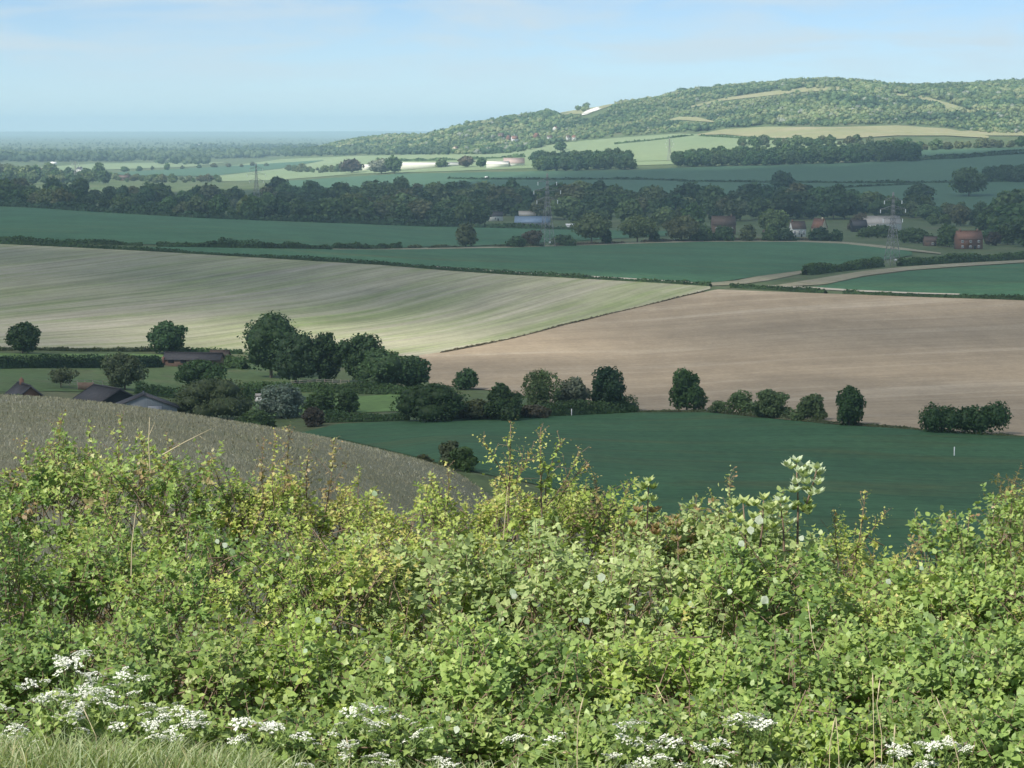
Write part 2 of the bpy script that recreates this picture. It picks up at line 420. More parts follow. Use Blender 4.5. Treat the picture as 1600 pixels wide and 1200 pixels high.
field('chalk_track', [(1060, 444), (1110, 442.5), (1150, 439), (1200, 429), (1245, 423), (1262, 422)], [(1060, 446), (1110, 447), (1150, 446), (1200, 439), (1245, 430), (1262, 426)], M_margin, rows=6, step=4)
field('farm_track', [(1215, 446), (1290, 434), (1350, 424), (1420, 417), (1500, 412), (1600, 407), (1680, 404)],
      [(1215, 449), (1290, 445), (1350, 432), (1420, 423), (1500, 417), (1600, 411), (1680, 408)], M_margin, rows=6, step=5)
field('white_track', [(1200, 446.8), (1280, 450), (1340, 454), (1420, 457.5), (1500, 460)], [(1200, 448.5), (1280, 453), (1340, 456.5), (1420, 459.5), (1500, 461.5)], M_track, rows=4, step=6)
field('field_edge_track', [(390, 401.5), (600, 412.2), (800, 425.6), (1000, 436.6), (1110, 443.5)], [(390, 402.6), (600, 413.6), (800, 427.6), (1000, 438.8), (1110, 446)], M_track, rows=4, step=6)
# far fields
field('far_green_field', [(430, 284), (620, 272), (840, 268), (1000, 266), (1050, 263), (1440, 251), (1600, 235), (1680, 230)],
      [(430, 300), (620, 312), (840, 318), (1000, 318), (1400, 330), (1600, 330), (1680, 330)], M_farwheat)
field('far_right_field', [(1425, 236), (1520, 233), (1680, 229)], [(1425, 248), (1520, 241), (1680, 233)], M_farwheat, lift=.4)
field('far_bright_field', [(340, 262), (440, 249), (560, 244), (700, 241), (840, 236), (1000, 238), (1060, 243)], [(340, 284), (430, 282), (560, 272), (700, 268), (840, 263), (1000, 259), (1060, 257)], M_farlight)
field('far_dull_field', [(170, 272), (200, 269), (330, 262), (440, 255), (505, 251)], [(170, 272.5), (200, 275), (330, 276), (440, 264), (505, 251.5)], M_farwheat, lift=.5)
field('far_strip_field', [(20, 266), (60, 262), (150, 256), (300, 254), (350, 254)], [(20, 266.4), (60, 268), (150, 266), (300, 261), (350, 254.5)], M_farlight)
field('hill_foot_field', [(800, 234), (900, 221), (1000, 213), (1060, 209), (1120, 211), (1200, 216), (1330, 222)], [(800, 240), (900, 238), (1000, 243), (1060, 244), (1200, 236), (1330, 230)], M_farlight)
field('hill_foot_bright_strip', [(930, 254), (1040, 238), (1150, 230), (1260, 227), (1360, 225)], [(930, 254.3), (1040, 252), (1150, 240), (1260, 233), (1360, 228)], M_farlight, lift=.6)
field('dry_hill_field', [(1090, 211), (1130, 203), (1200, 199), (1300, 200), (1400, 197), (1480, 202), (1545, 214)], [(1090, 212), (1130, 211), (1200, 217), (1300, 219), (1400, 213), (1480, 213), (1545, 217)], M_fartan, lift=.7)
field('dry_hill_pasture', [(1500, 206), (1560, 202), (1680, 200)], [(1500, 212), (1560, 213), (1680, 213)], M_fartan, lift=.5)
# open grass on the wooded hill, and the chalk scar
HILL_OPEN = []
def hill_open(name, top, bot, material, **k):
    HILL_OPEN.append((top, bot)); field(name, top, bot, material, lift=.5, step=4, **k)
hill_open('hill_grassland', [(850, 172), (880, 164), (920, 158), (955, 156), (962, 157)], [(850, 174), (880, 180), (920, 178), (955, 166), (962, 160)], M_fartan)
hill_open('hill_grassland.001', [(1080, 166), (1130, 154), (1200, 144), (1260, 137), (1316, 136)], [(1080, 169), (1130, 158), (1200, 150), (1260, 144), (1316, 141)], M_fartan)
hill_open('hill_grassland.002', [(1390, 146), (1440, 150), (1490, 164), (1530, 178)], [(1390, 150), (1440, 157), (1490, 174), (1530, 181)], M_fartan)
hill_open('hill_grassland.003', [(1040, 189), (1062, 183), (1090, 184), (1118, 191)], [(1040, 190), (1062, 188), (1090, 190), (1118, 192)], M_fartan)
hill_open('chalk_scar', [(909, 178), (918, 173), (936, 167), (950, 160)], [(909, 181), (918, 179), (936, 172), (950, 164.5)], M_chalk, rows=8)

def vnoise(x, y, seed, oct=4):
    r = np.random.default_rng(seed); s = np.zeros_like(x); a = 1.0; f = 1.0
    for k in range(oct):
        th = r.uniform(0, 6.28, 5); ph = r.uniform(0, 6.28, 5)
        q = sum(np.sin((x * np.cos(th[i]) + y * np.sin(th[i])) * f * (1 + .31 * i) + ph[i]) for i in range(5)) / 5
        s += a * q; a *= .55; f *= 2.1
    return s
# dry grass tufts standing all over the meadow
_r = np.random.default_rng(12); _n = 62000
_yy = 55 * (255 / 55) ** _r.uniform(0, 1, _n) ** .75; _xx = (_r.uniform(-150, 930, _n) - 800) / 3720 * _yy
_hh = _r.uniform(.06, .19, _n); _zz = ground(_xx, _yy) + .04
_a = _r.uniform(0, np.pi, _n); _w = _yy / 3743 * _r.uniform(.35, .8, _n); _dx, _dy = np.cos(_a) * _w, np.sin(_a) * _w
_l = _r.normal(size=(_n, 2)) * .07
_V = np.stack([np.stack([_xx - _dx, _yy - _dy, _zz], -1), np.stack([_xx + _dx, _yy + _dy, _zz], -1), np.stack([_xx + _l[:, 0] + _dx * .5, _yy + _l[:, 1] + _dy * .5, _zz + _hh], -1), np.stack([_xx + _l[:, 0] - _dx * .5, _yy + _l[:, 1] - _dy * .5, _zz + _hh], -1)], 1)
m, t, b = mat('dry_tufts'); g = G(t)
g.put(b.inputs['Base Color'], g.n('ShaderNodeAttribute', attribute_name='tint').outputs['Color']); b.inputs['Roughness'].default_value = .9
_p = np.array([(.28, .265, .15), (.36, .34, .215), (.46, .435, .31), (.74, .72, .64)])
_k = np.clip(1.0 + .55 * vnoise(_xx / 9, _yy / 14, 15, 3) + _r.normal(size=_n) * .5, 0, 2.99); _i = _k.astype(int)
_t = _p[_i] * (1 - (_k - _i)[:, None]) + _p[_i + 1] * (_k - _i)[:, None]
_o = obj('meadow_grass', mesh_np('meadow_grass', _V.reshape(-1, 3), np.arange(4 * _n).reshape(_n, 4), m, attrs={'tint': np.repeat(_t, 4, 0)})); _o['kind'] = 'stuff'; _o['label'] = 'dry pale grass tufts on the near hillside'

# ------------------------------------------------------------------ clouds that shade the valley
m, t, b = mat('cloud'); g = G(t)
out = t.nodes['Material Output']
at_ = g.n('ShaderNodeAttribute', attribute_name='cover')
dif = g.n('ShaderNodeBsdfDiffuse'); dif.inputs[0].default_value = (.9, .91, .93, 1)
trl = g.n('ShaderNodeBsdfTranslucent'); trl.inputs[0].default_value = (.62, .64, .67, 1)
ms = g.n('ShaderNodeMixShader'); ms.inputs[0].default_value = .5
t.links.new(dif.outputs[0], ms.inputs[1]); t.links.new(trl.outputs[0], ms.inputs[2])
tr = g.n('ShaderNodeBsdfTransparent')
m2 = g.n('ShaderNodeMixShader'); g.put(m2.inputs[0], at_.outputs['Fac'])
t.links.new(tr.outputs[0], m2.inputs[1]); t.links.new(ms.outputs[0], m2.inputs[2])
t.links.new(m2.outputs[0], out.inputs[0])
M_cloud = m

def sstep(a, b, x):
    t = np.clip((x - a) / (b - a), 0, 1); return t * t * (3 - 2 * t)
CLOUD_ALT = 950.0
def cloud(name, label, xs, ys, cover_fn, thick=140.0, alt=CLOUD_ALT):
    """a cloud whose shadow falls on the ground points (xs, ys); cover_fn says how much sun it takes away there"""
    X, Y = np.meshgrid(xs, ys, indexing='ij')
    Z = ground(X, Y)
    c = np.clip(cover_fn(X, Y), 0, .97)
    ex = np.minimum(np.arange(len(xs)), np.arange(len(xs))[::-1]) / (len(xs) / 8.0)
    ey = np.minimum(np.arange(len(ys)), np.arange(len(ys))[::-1]) / 2.0
    c = c * np.clip(ex, 0, 1)[:, None] * np.clip(ey, 0, 1)[None, :]
    tt = (alt - Z) / SUN_DIR.z
    bx, by = X + SUN_DIR.x * tt, Y + SUN_DIR.y * tt
    lump = (1 + .4 * vnoise(bx / 60, by / 60, 5)) * np.sqrt(c)
    bot = np.stack([bx, by, alt - lump * thick * .12], -1)
    topz = lump * thick
    k = topz / SUN_DIR.z
    top = np.stack([bx + SUN_DIR.x * k, by + SUN_DIR.y * k, alt + topz + .5], -1)
    al = 1 - np.sqrt(1 - c)
    n, m_ = X.shape; i = np.arange((n - 1) * (m_ - 1)); a = (i // (m_ - 1)) * m_ + i % (m_ - 1)
    q = np.stack([a, a + m_, a + m_ + 1, a + 1], -1)
    N = n * m_
    me = mesh_np(name, np.concatenate([bot.reshape(-1, 3), top.reshape(-1, 3)]), np.concatenate([q[:, ::-1], q + N]), M_cloud, True,
                 attrs={'cover': np.concatenate([al.ravel(), al.ravel()])})
    o = struct(obj(name, me)); tag(o, label)
    return o
def U_of(X, Y): return X / np.maximum(Y, 1) * 3743 + 800
def near_cover(X, Y):
    e = 22 + 5 * vnoise(X / 14, Y / 30, 3, 3)
    s = sstep(e, e + 16, Y) * (1 - sstep(500, 640, Y + 30 * vnoise(X / 60, Y / 60, 11, 3)))
    return .76 * s
cloud('cloud', 'grey cloud shading the near valley', np.linspace(-260, 260, 90), np.concatenate([np.linspace(12, 60, 40), np.linspace(66, 700, 60)]), near_cover)
def veil_cover(X, Y):
    u = U_of(X, Y)
    base = .86 + .10 * vnoise(X / 90, Y / 90, 21, 4)
    right = sstep(640, 1000, u) * (.30 * np.exp(-((Y - 735 - .25 * X) / 95) ** 2) - .32)
    glow = np.exp(-(((X + 40) / 85) ** 2 + ((Y - 725) / 85) ** 2))
    c = base + right - .84 * glow
    return c * sstep(470, 640, Y) * (1 - sstep(1020, 1120, Y + .35 * X))
cloud('cloud.001', 'thin cloud over the pale fields', np.linspace(-420, 420, 90), np.linspace(450, 1180, 90), veil_cover, thick=60, alt=1010)
def main_cover(X, Y):
    u = U_of(X, Y)
    far = np.interp(u, [-400, 0, 200, 400, 600, 800, 1000, 1400, 1600, 2000], [3000, 3000, 2950, 3150, 3050, 3150, 3130, 3180, 3300, 3300])
    far = far + 90 * vnoise(X / 150, Y / 200, 33, 4)
    near = 1060 - .35 * X + 20 * vnoise(X / 50, Y / 50, 35, 3)
    return .78 * sstep(near - 50, near + 50, Y) * (1 - sstep(far - 60, far + 120, Y))
cloud('cloud.002', 'broad cloud shading the middle of the plain', np.linspace(-1200, 1200, 120), np.linspace(850, 3800, 150), main_cover, thick=220, alt=1080)
# ------------------------------------------------------------------ haze
m, t, b = mat('haze_air'); t.nodes.remove(b)
g = G(t); pv = g.n('ShaderNodeVolumePrincipled')
pv.inputs['Color'].default_value = (.58, .82, 1.0, 1); pv.inputs['Density'].default_value = 1 / 13000.0
pv.inputs['Anisotropy'].default_value = 0.0
t.links.new(pv.outputs[0], t.nodes['Material Output'].inputs['Volume'])
mb = MB().box(-13500, 13500, -400, 31500, -140, 175)
hz = mb.build('haze', m); hz['kind'] = 'stuff'; hz['label'] = 'pale blue haze over the plain'

# ------------------------------------------------------------------ foliage materials
def foliage_mat(name, use_tint=False, trans=.28, rough=.6, spec=.25, leaf=False):
    m, t, b = mat(name); g = G(t)
    tone = g.n('ShaderNodeAttribute', attribute_name='tone')
    if use_tint:
        base = g.n('ShaderNodeAttribute', attribute_name='tint').outputs['Color']
    else:
        base = g.n('ShaderNodeObjectInfo').outputs['Color']
    col = g.mix(1.0, base, tone.outputs['Fac'], 'MULTIPLY')
    g.put(b.inputs['Base Color'], col)
    b.inputs['Roughness'].default_value = rough; b.inputs['Specular IOR Level'].default_value = spec
    tl = g.n('ShaderNodeBsdfTranslucent'); g.put(tl.inputs[0], g.mix(1.0, col, (1.25, 1.3, .55), 'MULTIPLY'))
    ms = g.n('ShaderNodeMixShader'); ms.inputs[0].default_value = trans
    t.links.new(b.outputs[0], ms.inputs[1]); t.links.new(tl.outputs[0], ms.inputs[2])
    t.links.new(ms.outputs[0], t.nodes['Material Output'].inputs[0])
    return m
M_leaf = foliage_mat('tree_foliage')
M_wood = foliage_mat('woodland_foliage', True)
m, t, b = mat('bark'); g = G(t)
g.put(b.inputs['Base Color'], g.mix(g.noise(g.mapping(g.obj(), scale=(6, 6, 1)), 3, 3), (.10, .075, .05), (.19, .155, .115)))
b.inputs['Roughness'].default_value = .9
M_bark = m

def quads_from(c, n, s, r, asp=1.0):
    """cards centred on c, facing n, of half size s (k,) : verts (4k,3), faces (k,4)"""
    k = len(c)
    n = n / np.maximum(np.linalg.norm(n, axis=1, keepdims=True), 1e-6)
    a = r.normal(size=(k, 3)); a -= (a * n).sum(1, keepdims=True) * n
    a /= np.maximum(np.linalg.norm(a, axis=1, keepdims=True), 1e-6)
    b_ = np.cross(n, a)
    s = s[:, None]
    j = lambda: (1 + r.uniform(-.35, .35, (k, 1)))
    V = np.stack([c - a * s * j() * .9, c - b_ * s * j() * asp, c + a * s * j(), c + b_ * s * j() * asp], 1)
    V += n[:, None, :] * (r.uniform(-.25, .25, (k, 4, 1)) * s[:, None])
    return V.reshape(-1, 3), np.arange(4 * k).reshape(k, 4)

def crown_arrays(w, h, r, lobes=12, cards=1500, card=.5, d=None, z0=0.0, shape='round', density=1.0, core=.74):
    """a crown w wide, h tall above z0: lumpy lobes carrying leaf-clump faces round dark inner masses"""
    d = d or w
    L = []
    for i in range(lobes):
        th = 2.399963 * i + r.uniform(-.4, .4); f = (i + .5) / lobes
        zz = f
        prof = {'round': math.sin(math.pi * min(.97, max(.06, zz * .92 + .06))) ** .7, 'cone': (1 - zz) ** .7 + .12, 'bush': math.sqrt(max(0.05, 1 - zz ** 2)),
                'egg': math.sin(math.pi * min(.95, (zz * .9 + .05) ** .8)) ** .8, 'flat': math.sqrt(max(.08, 1 - zz ** 3)), 'long': 1.0}[shape]
        rr = prof * math.sqrt(r.uniform(.1, 1)) * .40
        lr = r.uniform(.13, .29) * (1.15 - .45 * abs(zz - .45))
        L.append((math.cos(th) * rr * w, math.sin(th) * rr * d, z0 + h * (.16 + .70 * zz), lr))
    L.append((r.uniform(-.08, .08) * w, 0, z0 + h * .44, .29))
    if shape == 'long':                      # several bushes grown together in a row
        nb = max(4, int(round(1.7 * w / h)))
        L = [((i_ / (nb - 1) - .5) * (w - h * .75) + r.uniform(-.1, .1) * h, r.uniform(-.12, .12) * d, z0 + h * r.uniform(.40, .56), r.uniform(.36, .47)) for i_ in range(nb)]
        L += [(r.uniform(-.5, .5) * (w - .5 * h), r.uniform(-.2, .2) * d, z0 + h * r.uniform(.25, .8), r.uniform(.15, .26)) for i_ in range(2 * nb)]
    L = np.array(L)
    P = L[:, :3]; R = L[:, 3]
    wx = h if shape == 'long' else w
    wt = R ** 2 / (R ** 2).sum()
    li = r.choice(len(L), cards, p=wt)
    dirs = r.normal(size=(cards, 3)); dirs[:, 2] += .15
    dirs /= np.linalg.norm(dirs, axis=1, keepdims=True)
    bump = 1 + .16 * np.sin(dirs[:, 0] * 7 + li) * np.sin(dirs[:, 1] * 8 + 2 * li) + r.uniform(-.18, .05, cards)
    sc = np.stack([R[li] * wx, R[li] * d, R[li] * (.45 * h + .55 * min(w, h))], -1)
    c = P[li] + dirs * sc * bump[:, None]
    n = dirs * .9 + r.normal(size=(cards, 3)) * .65 + np.array([0, 0, .35])
    s = card * r.uniform(.55, 1.25, cards)
    ok = c[:, 2] > z0 + .02 * h
    c, n, s, li = c[ok], n[ok], s[ok], li[ok]
    V, F = quads_from(c, n, s, r)
    lobe_tone = r.uniform(.86, 1.14, len(L))
    tone = np.repeat(lobe_tone[li] * r.uniform(.72, 1.28, len(c)), 4)
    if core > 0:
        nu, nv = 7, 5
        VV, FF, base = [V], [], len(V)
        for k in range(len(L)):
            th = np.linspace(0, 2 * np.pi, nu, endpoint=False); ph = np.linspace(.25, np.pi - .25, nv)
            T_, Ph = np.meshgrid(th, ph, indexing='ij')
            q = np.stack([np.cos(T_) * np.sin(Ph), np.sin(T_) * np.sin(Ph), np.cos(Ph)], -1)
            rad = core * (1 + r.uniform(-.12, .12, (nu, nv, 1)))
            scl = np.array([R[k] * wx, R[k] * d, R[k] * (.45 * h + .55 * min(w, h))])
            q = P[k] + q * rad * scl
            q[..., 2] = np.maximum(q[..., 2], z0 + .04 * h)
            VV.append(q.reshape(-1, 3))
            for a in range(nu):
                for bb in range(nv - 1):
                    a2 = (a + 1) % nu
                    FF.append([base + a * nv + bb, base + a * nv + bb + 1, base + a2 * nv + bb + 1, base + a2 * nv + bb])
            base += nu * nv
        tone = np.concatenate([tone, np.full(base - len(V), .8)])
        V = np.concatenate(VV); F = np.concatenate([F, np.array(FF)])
    for ax, size in ((0, w), (1, d)):            # the outline reaches its full width
        lo, hi = np.percentile(V[:, ax], (1.0, 99.0)); V[:, ax] = (V[:, ax] - (lo + hi) / 2) * size / max(hi - lo, 1e-6)
    hi = np.percentile(V[:, 2], 99.6); V[:, 2] = z0 + (V[:, 2] - z0) * h / max(hi - z0, 1e-6)
    return V, F, tone

def trunk_mesh(name, h, rad, r, limbs=4, lean=.04, top=None):
    mb = MB(); top = top or h
    p = [(0, 0, -.4), (lean * h * r.uniform(-1, 1) * .3, lean * h * r.uniform(-1, 1) * .3, h * .3), (lean * h * r.uniform(-1, 1), lean * h * r.uniform(-1, 1), h * .72)]
    mb.tube(p, [rad * 1.25, rad, rad * .5], 7)
    for i in range(limbs):
        a = 2 * math.pi * i / max(1, limbs) + r.uniform(-.5, .5); z = h * r.uniform(.28, .55)
        e = (math.cos(a) * h * .24, math.sin(a) * h * .24, z + h * .25)
        mb.tube([(0, 0, z), ((e[0]) * .5, e[1] * .5, z + h * .10), e], [rad * .5, rad * .36, rad * .15], 5)
    return mb.mesh(name, M_bark, True)

GREEN = {'dark': (.042, .080, .028), 'deep': (.033, .066, .027), 'mid': (.062, .108, .038), 'olive': (.085, .105, .050), 'grey': (.115, .140, .095), 'light': (.095, .135, .055),
         'blossom': (.165, .20, .145), 'purple': (.060, .050, .036), 'fresh': (.10, .15, .045), 'brown': (.10, .085, .055)}
GREEN = {k: tuple(q * 1.28 for q in v) for k, v in GREEN.items()}
TREE_N = [0]
def tree(name, label, u, v, hpx, wpx, colour='dark', shape='round', clear=.12, cat='tree', group=None, Y=None, sparse=False, lobes=None, dens=1.0, dk=.85):
    """one tree standing on the ground seen at (u, v), hpx by wpx pixels large in the photograph"""
    x, y, z = at(u, Y, v) if Y else hit(u, v)
    TREE_N[0] += 1; r = np.random.default_rng(100 + TREE_N[0])
    px = y / 3743.0
    h, w = hpx * px, wpx * px
    card = max(.20, 1.9 * px * (1.0 if h > 4 else .8)) * (.85 if sparse else 1.0)
    n = int(min(4200, max(260, dens * (2.2 if not sparse else .9) * math.pi * w * h / (card * card * 1.6))))
    e = empty(name, (x, y, z), r.uniform(0, 6.28))
    tag(e, label, cat, group)
    zc = clear * h
    lobes = lobes or int(np.clip(8 + w * h / 14, 8, 26))
    V, F, tone = crown_arrays(w, h - zc, r, lobes, n, card, d=w * dk if abs(w - h) < h else h * .9, z0=zc, shape=shape, core=0 if sparse else .74)
    if w > 1.6 * h:        # a wide thicket keeps its length across the view
        e.rotation_euler.z = r.uniform(-.15, .15)
    c = obj('crown', mesh_np('crown', V, F, M_leaf, False, tone), e)
    k = r.uniform(.92, 1.08)
    cc = GREEN[colour]; c.color = (cc[0] * k * r.uniform(.92, 1.1), cc[1] * k, cc[2] * k * r.uniform(.9, 1.1), 1)
    obj('trunk', trunk_mesh('trunk', h * .85, max(.06, h * .022), r), e)
    return e
def bush(name, label, u, v, hpx, wpx, colour='dark', **k):
    k.setdefault('shape', 'bush'); k.setdefault('clear', .0); k.setdefault('cat', 'bush')
    return tree(name, label, u, v, hpx, wpx, colour, **k)

# --- trees round the farm
tree('field_tree', 'round dark tree at the very left beside the green strip', 35, 553, 50, 52, 'dark', clear=.06)
tree('field_tree', 'round dark tree rising behind the long brick stable', 258, 553, 50, 60, 'dark', clear=.06)
tree('farm_tree', 'tallest broad tree of the dark clump left of the soil field', 424, 591, 102, 96, 'dark', clear=.10, dens=1.3)
tree('farm_tree', 'lower front tree of the tall dark clump', 462, 599, 80, 84, 'deep', clear=.08, dens=1.2)
tree('farm_tree', 'slim right-hand tree of the tall dark clump', 509, 599, 78, 56, 'dark', clear=.07)
tree('farm_tree', 'pointed dark tree behind the low rounded grove', 568, 600, 78, 66, 'dark', clear=.05)
tree('farm_tree', 'wide olive-dark tree in front of the low grove', 604, 609, 64, 96, 'mid', clear=.03)
tree('farm_tree', 'small dark tree ending the grove at the soil field', 643, 608, 50, 52, 'dark', clear=.03)
tree('farm_tree', 'grey-brown loose tree above the black barn', 195, 609, 57, 64, 'olive', clear=.05)
tree('farm_tree', 'glossy green low tree in front of the stable', 316, 608, 46, 74, 'dark', clear=.06)
tree('farm_tree', 'thin faded little tree behind the brick cottage', 95, 606, 32, 46, 'olive', sparse=True, clear=.2)
bush('round_bush', 'huge rounded grey-green bush beside the corrugated barn', 330, 665, 66, 124, 'olive', Y=455)
bush('blossom_bush', 'pale grey hawthorn covered in blossom by the garden', 440, 664, 54, 66, 'blossom', Y=462)
bush('garden_bush', 'dark green bush between blossom tree and garden lawn', 500, 662, 40, 56, 'mid', Y=470)
bush('garden_bush', 'dark red-purple bush at the edge of the wheat', 490, 675, 30, 36, 'purple', Y=440)
bush('garden_bush', 'rounded dark bush alone on the garden lawn', 546, 645, 36, 38, 'dark')
bush('garden_bush', 'low green bush in front of the brick cottage', 18, 618, 26, 60, 'mid', Y=440)
bush('garden_bush', 'low olive bush between cottage and black barn', 112, 622, 24, 52, 'olive', Y=440)
bush('garden_bush', 'green bush beneath the blossom tree at meadow edge', 400, 676, 34, 60, 'mid', Y=430)
bush('garden_bush', 'dull green bush behind the huge rounded bush', 375, 630, 30, 46, 'mid', Y=500)
bush('garden_bush', 'small dark bush beneath the tall dark clump', 420, 625, 22, 44, 'dark', Y=520)
# --- trees along the edge between the wheat and the bare soil
tree('edge_tree', 'small dark tree alone before the soil field, split top', 727, 609, 33, 42, 'dark', clear=.02)
bush('thicket', 'largest dark rounded thicket at the wheat edge', 672, 659, 60, 106, 'dark', dens=1.2)
bush('thicket', 'dark thicket with pointed top right of the largest thicket', 786, 657, 58, 66, 'dark')
bush('thicket', 'olive scrub between the two dark thickets', 735, 656, 32, 60, 'olive')
tree('edge_tree', 'wispy pale olive tree left of the silvery tree', 846, 648, 70, 54, 'light', sparse=True, clear=.1, dens=1.5)
tree('edge_tree', 'silvery grey-green tree with a pale trunk', 892, 646, 56, 52, 'grey', clear=.12)
tree('edge_tree', 'dark conical tree right of the silvery tree', 950, 644, 71, 60, 'deep', shape='egg', clear=.03)
bush('thicket', 'low dark scrub under the dark conical tree', 962, 644, 24, 62, 'mid')
bush('thicket', 'brown undergrowth left of the silvery tree', 830, 654, 22, 60, 'brown')
tree('edge_tree', 'rounded grey-green tree alone on the soil edge', 1073, 643, 66, 60, 'mid', shape='egg', clear=.03)
bush('edge_bush', 'low feathery bush left of the row of pale bushes', 1126, 646, 20, 36, 'light', sparse=True, dens=1.8)
bush('edge_bush', 'feathery pale bush, second of the soil-edge row', 1158, 648, 38, 42, 'light', sparse=True, dens=2.2)
bush('edge_bush', 'widest pale bush in the middle of the soil-edge row', 1207, 653, 44, 64, 'light', dens=1.1)
bush('edge_bush', 'pale green bush last of the soil-edge row', 1261, 657, 41, 52, 'light')
tree('edge_tree', 'upright dark tree between pale bushes and long thicket', 1326, 665, 62, 48, 'dark', shape='egg', clear=.0)
bush('thicket', 'long flat-topped dark thicket at the soil edge', 1507, 678, 50, 138, 'dark', shape='long', dens=1.3, dk=.5)
# --- bushes at the foot of the dry meadow
bush('meadow_bush', 'yellow-green upright bush behind the pale meadow post', 702, 712, 40, 34, 'olive', Y=296)
bush('meadow_bush', 'dark green bush touching the yellow-green upright bush', 725, 713, 38, 42, 'mid', Y=290)
bush('meadow_bush', 'low olive bush left of the meadow post', 662, 700, 20, 34, 'olive', Y=300)
bush('meadow_bush', 'flat olive bush on the far edge of the meadow', 615, 694, 20, 36, 'olive', Y=310)
bush('meadow_bush', 'low bush at the dip of the dry meadow', 560, 684, 20, 44, 'olive', Y=330)
bush('meadow_bush', 'dark bush low behind the tall hedge shoots', 918, 765, 44, 46, 'mid', Y=262)
bush('meadow_bush', 'yellow-green bush low behind the tall hedge shoots', 952, 768, 40, 42, 'fresh', Y=258)
bush('meadow_bush', 'dull bush at the near edge of the wheat', 1030, 795, 40, 60, 'mid', Y=235)
bush('meadow_bush', 'low olive bush beside the wire fence', 1075, 806, 34, 60, 'olive', Y=228)

# ------------------------------------------------------------------ hedges
HEDGE_N = [0]
def hedge(name, label, pts, hm, wm, colour='dark', card=None, dens=1.0, group=None, gaps=None, Y=None, rough=.35):
    HEDGE_N[0] += 1; r = np.random.default_rng(500 + HEDGE_N[0])
    P = np.array([at(p[0], Y, p[1]) if Y else hit(*p) for p in pts])
    seg = np.linalg.norm(np.diff(P[:, :2], axis=0), axis=1); cum = np.concatenate([[0], np.cumsum(seg)]); Ltot = cum[-1]
    px = P[:, 1].mean() / 3743.0
    card = card or max(.18, 1.5 * px)
    n = int(min(8500, dens * Ltot * (2 * hm + wm) / (card * card) * .75))
    s = r.uniform(0, Ltot, n)
    x = np.interp(s, cum, P[:, 0]); y = np.interp(s, cum, P[:, 1])
    hh = hm * (1 + rough * (vnoise(s / (3.0 * hm), s * 0, 60 + HEDGE_N[0], 4)) + .5 * rough * np.sin(s / 17.0 + HEDGE_N[0]))
    if gaps:
        cut = vnoise(s / gaps, s * 0 + 3, 80 + HEDGE_N[0], 3) > -.35; s, x, y, hh = s[cut], x[cut], y[cut], hh[cut]
    k = len(s)
    th = r.uniform(0, np.pi, k); rad = np.sqrt(r.uniform(.35, 1, k))
    dx = np.gradient(P[:, 0]) if len(P) > 1 else np.ones(1)
    i = np.clip(np.searchsorted(cum, s) - 1, 0, len(P) - 2)
    tx, ty = (P[i + 1, 0] - P[i, 0]) / seg[i], (P[i + 1, 1] - P[i, 1]) / seg[i]
    off = np.cos(th) * rad * wm / 2; zz = np.sin(th) * rad * hh
    cx, cy = x - ty * off, y + tx * off
    c = np.stack([cx, cy, ground(cx, cy) + np.maximum(zz, .1 * hm)], -1)
    nn = np.stack([-ty * np.cos(th), tx * np.cos(th), np.sin(th) + .2], -1) + r.normal(size=(k, 3)) * .6
    V, F = quads_from(c, nn, card * r.uniform(.6, 1.3, k), r)
    tone = np.repeat(r.uniform(.75, 1.25, k) * (1 + .18 * np.sin(s / 6.0)), 4)
    # solid inner mass
    ns = max(4, int(Ltot / max(2.0, hm))); ss = np.linspace(0, Ltot, ns)
    x = np.interp(ss, cum, P[:, 0]); y = np.interp(ss, cum, P[:, 1])
    hs = hm * .62 * (1 + rough * vnoise(ss / (3.0 * hm), ss * 0, 60 + HEDGE_N[0], 4))
    if gaps: hs = np.where(vnoise(ss / gaps, ss * 0 + 3, 80 + HEDGE_N[0], 3) > -.25, hs, .02)
    i = np.clip(np.searchsorted(cum, ss) - 1, 0, len(P) - 2)
    tx, ty = (P[i + 1, 0] - P[i, 0]) / seg[i], (P[i + 1, 1] - P[i, 1]) / seg[i]
    ring = []
    for a, b_ in ((-.4, -.05), (-.32, .6), (0, 1), (.32, .6), (.4, -.05)):
        qx, qy = x - ty * a * wm, y + tx * a * wm
        ring.append(np.stack([qx, qy, ground(qx, qy) + b_ * hs], -1))
    ring = np.stack(ring, 1); base = len(V)
    FF = [[base + a * 5 + b_, base + (a + 1) * 5 + b_, base + (a + 1) * 5 + b_ + 1, base + a * 5 + b_ + 1] for a in range(ns - 1) for b_ in range(4)]
    V = np.concatenate([V, ring.reshape(-1, 3)]); F = np.concatenate([F, np.array(FF)]); tone = np.concatenate([tone, np.full(ns * 5, .8)])
    org = P.mean(0)
    o = obj(name, mesh_np(name, V - org, F, M_leaf, False, tone), loc=org)
    cc = GREEN[colour]; o.color = (*cc, 1)
    return tag(o, label, 'hedge', group)

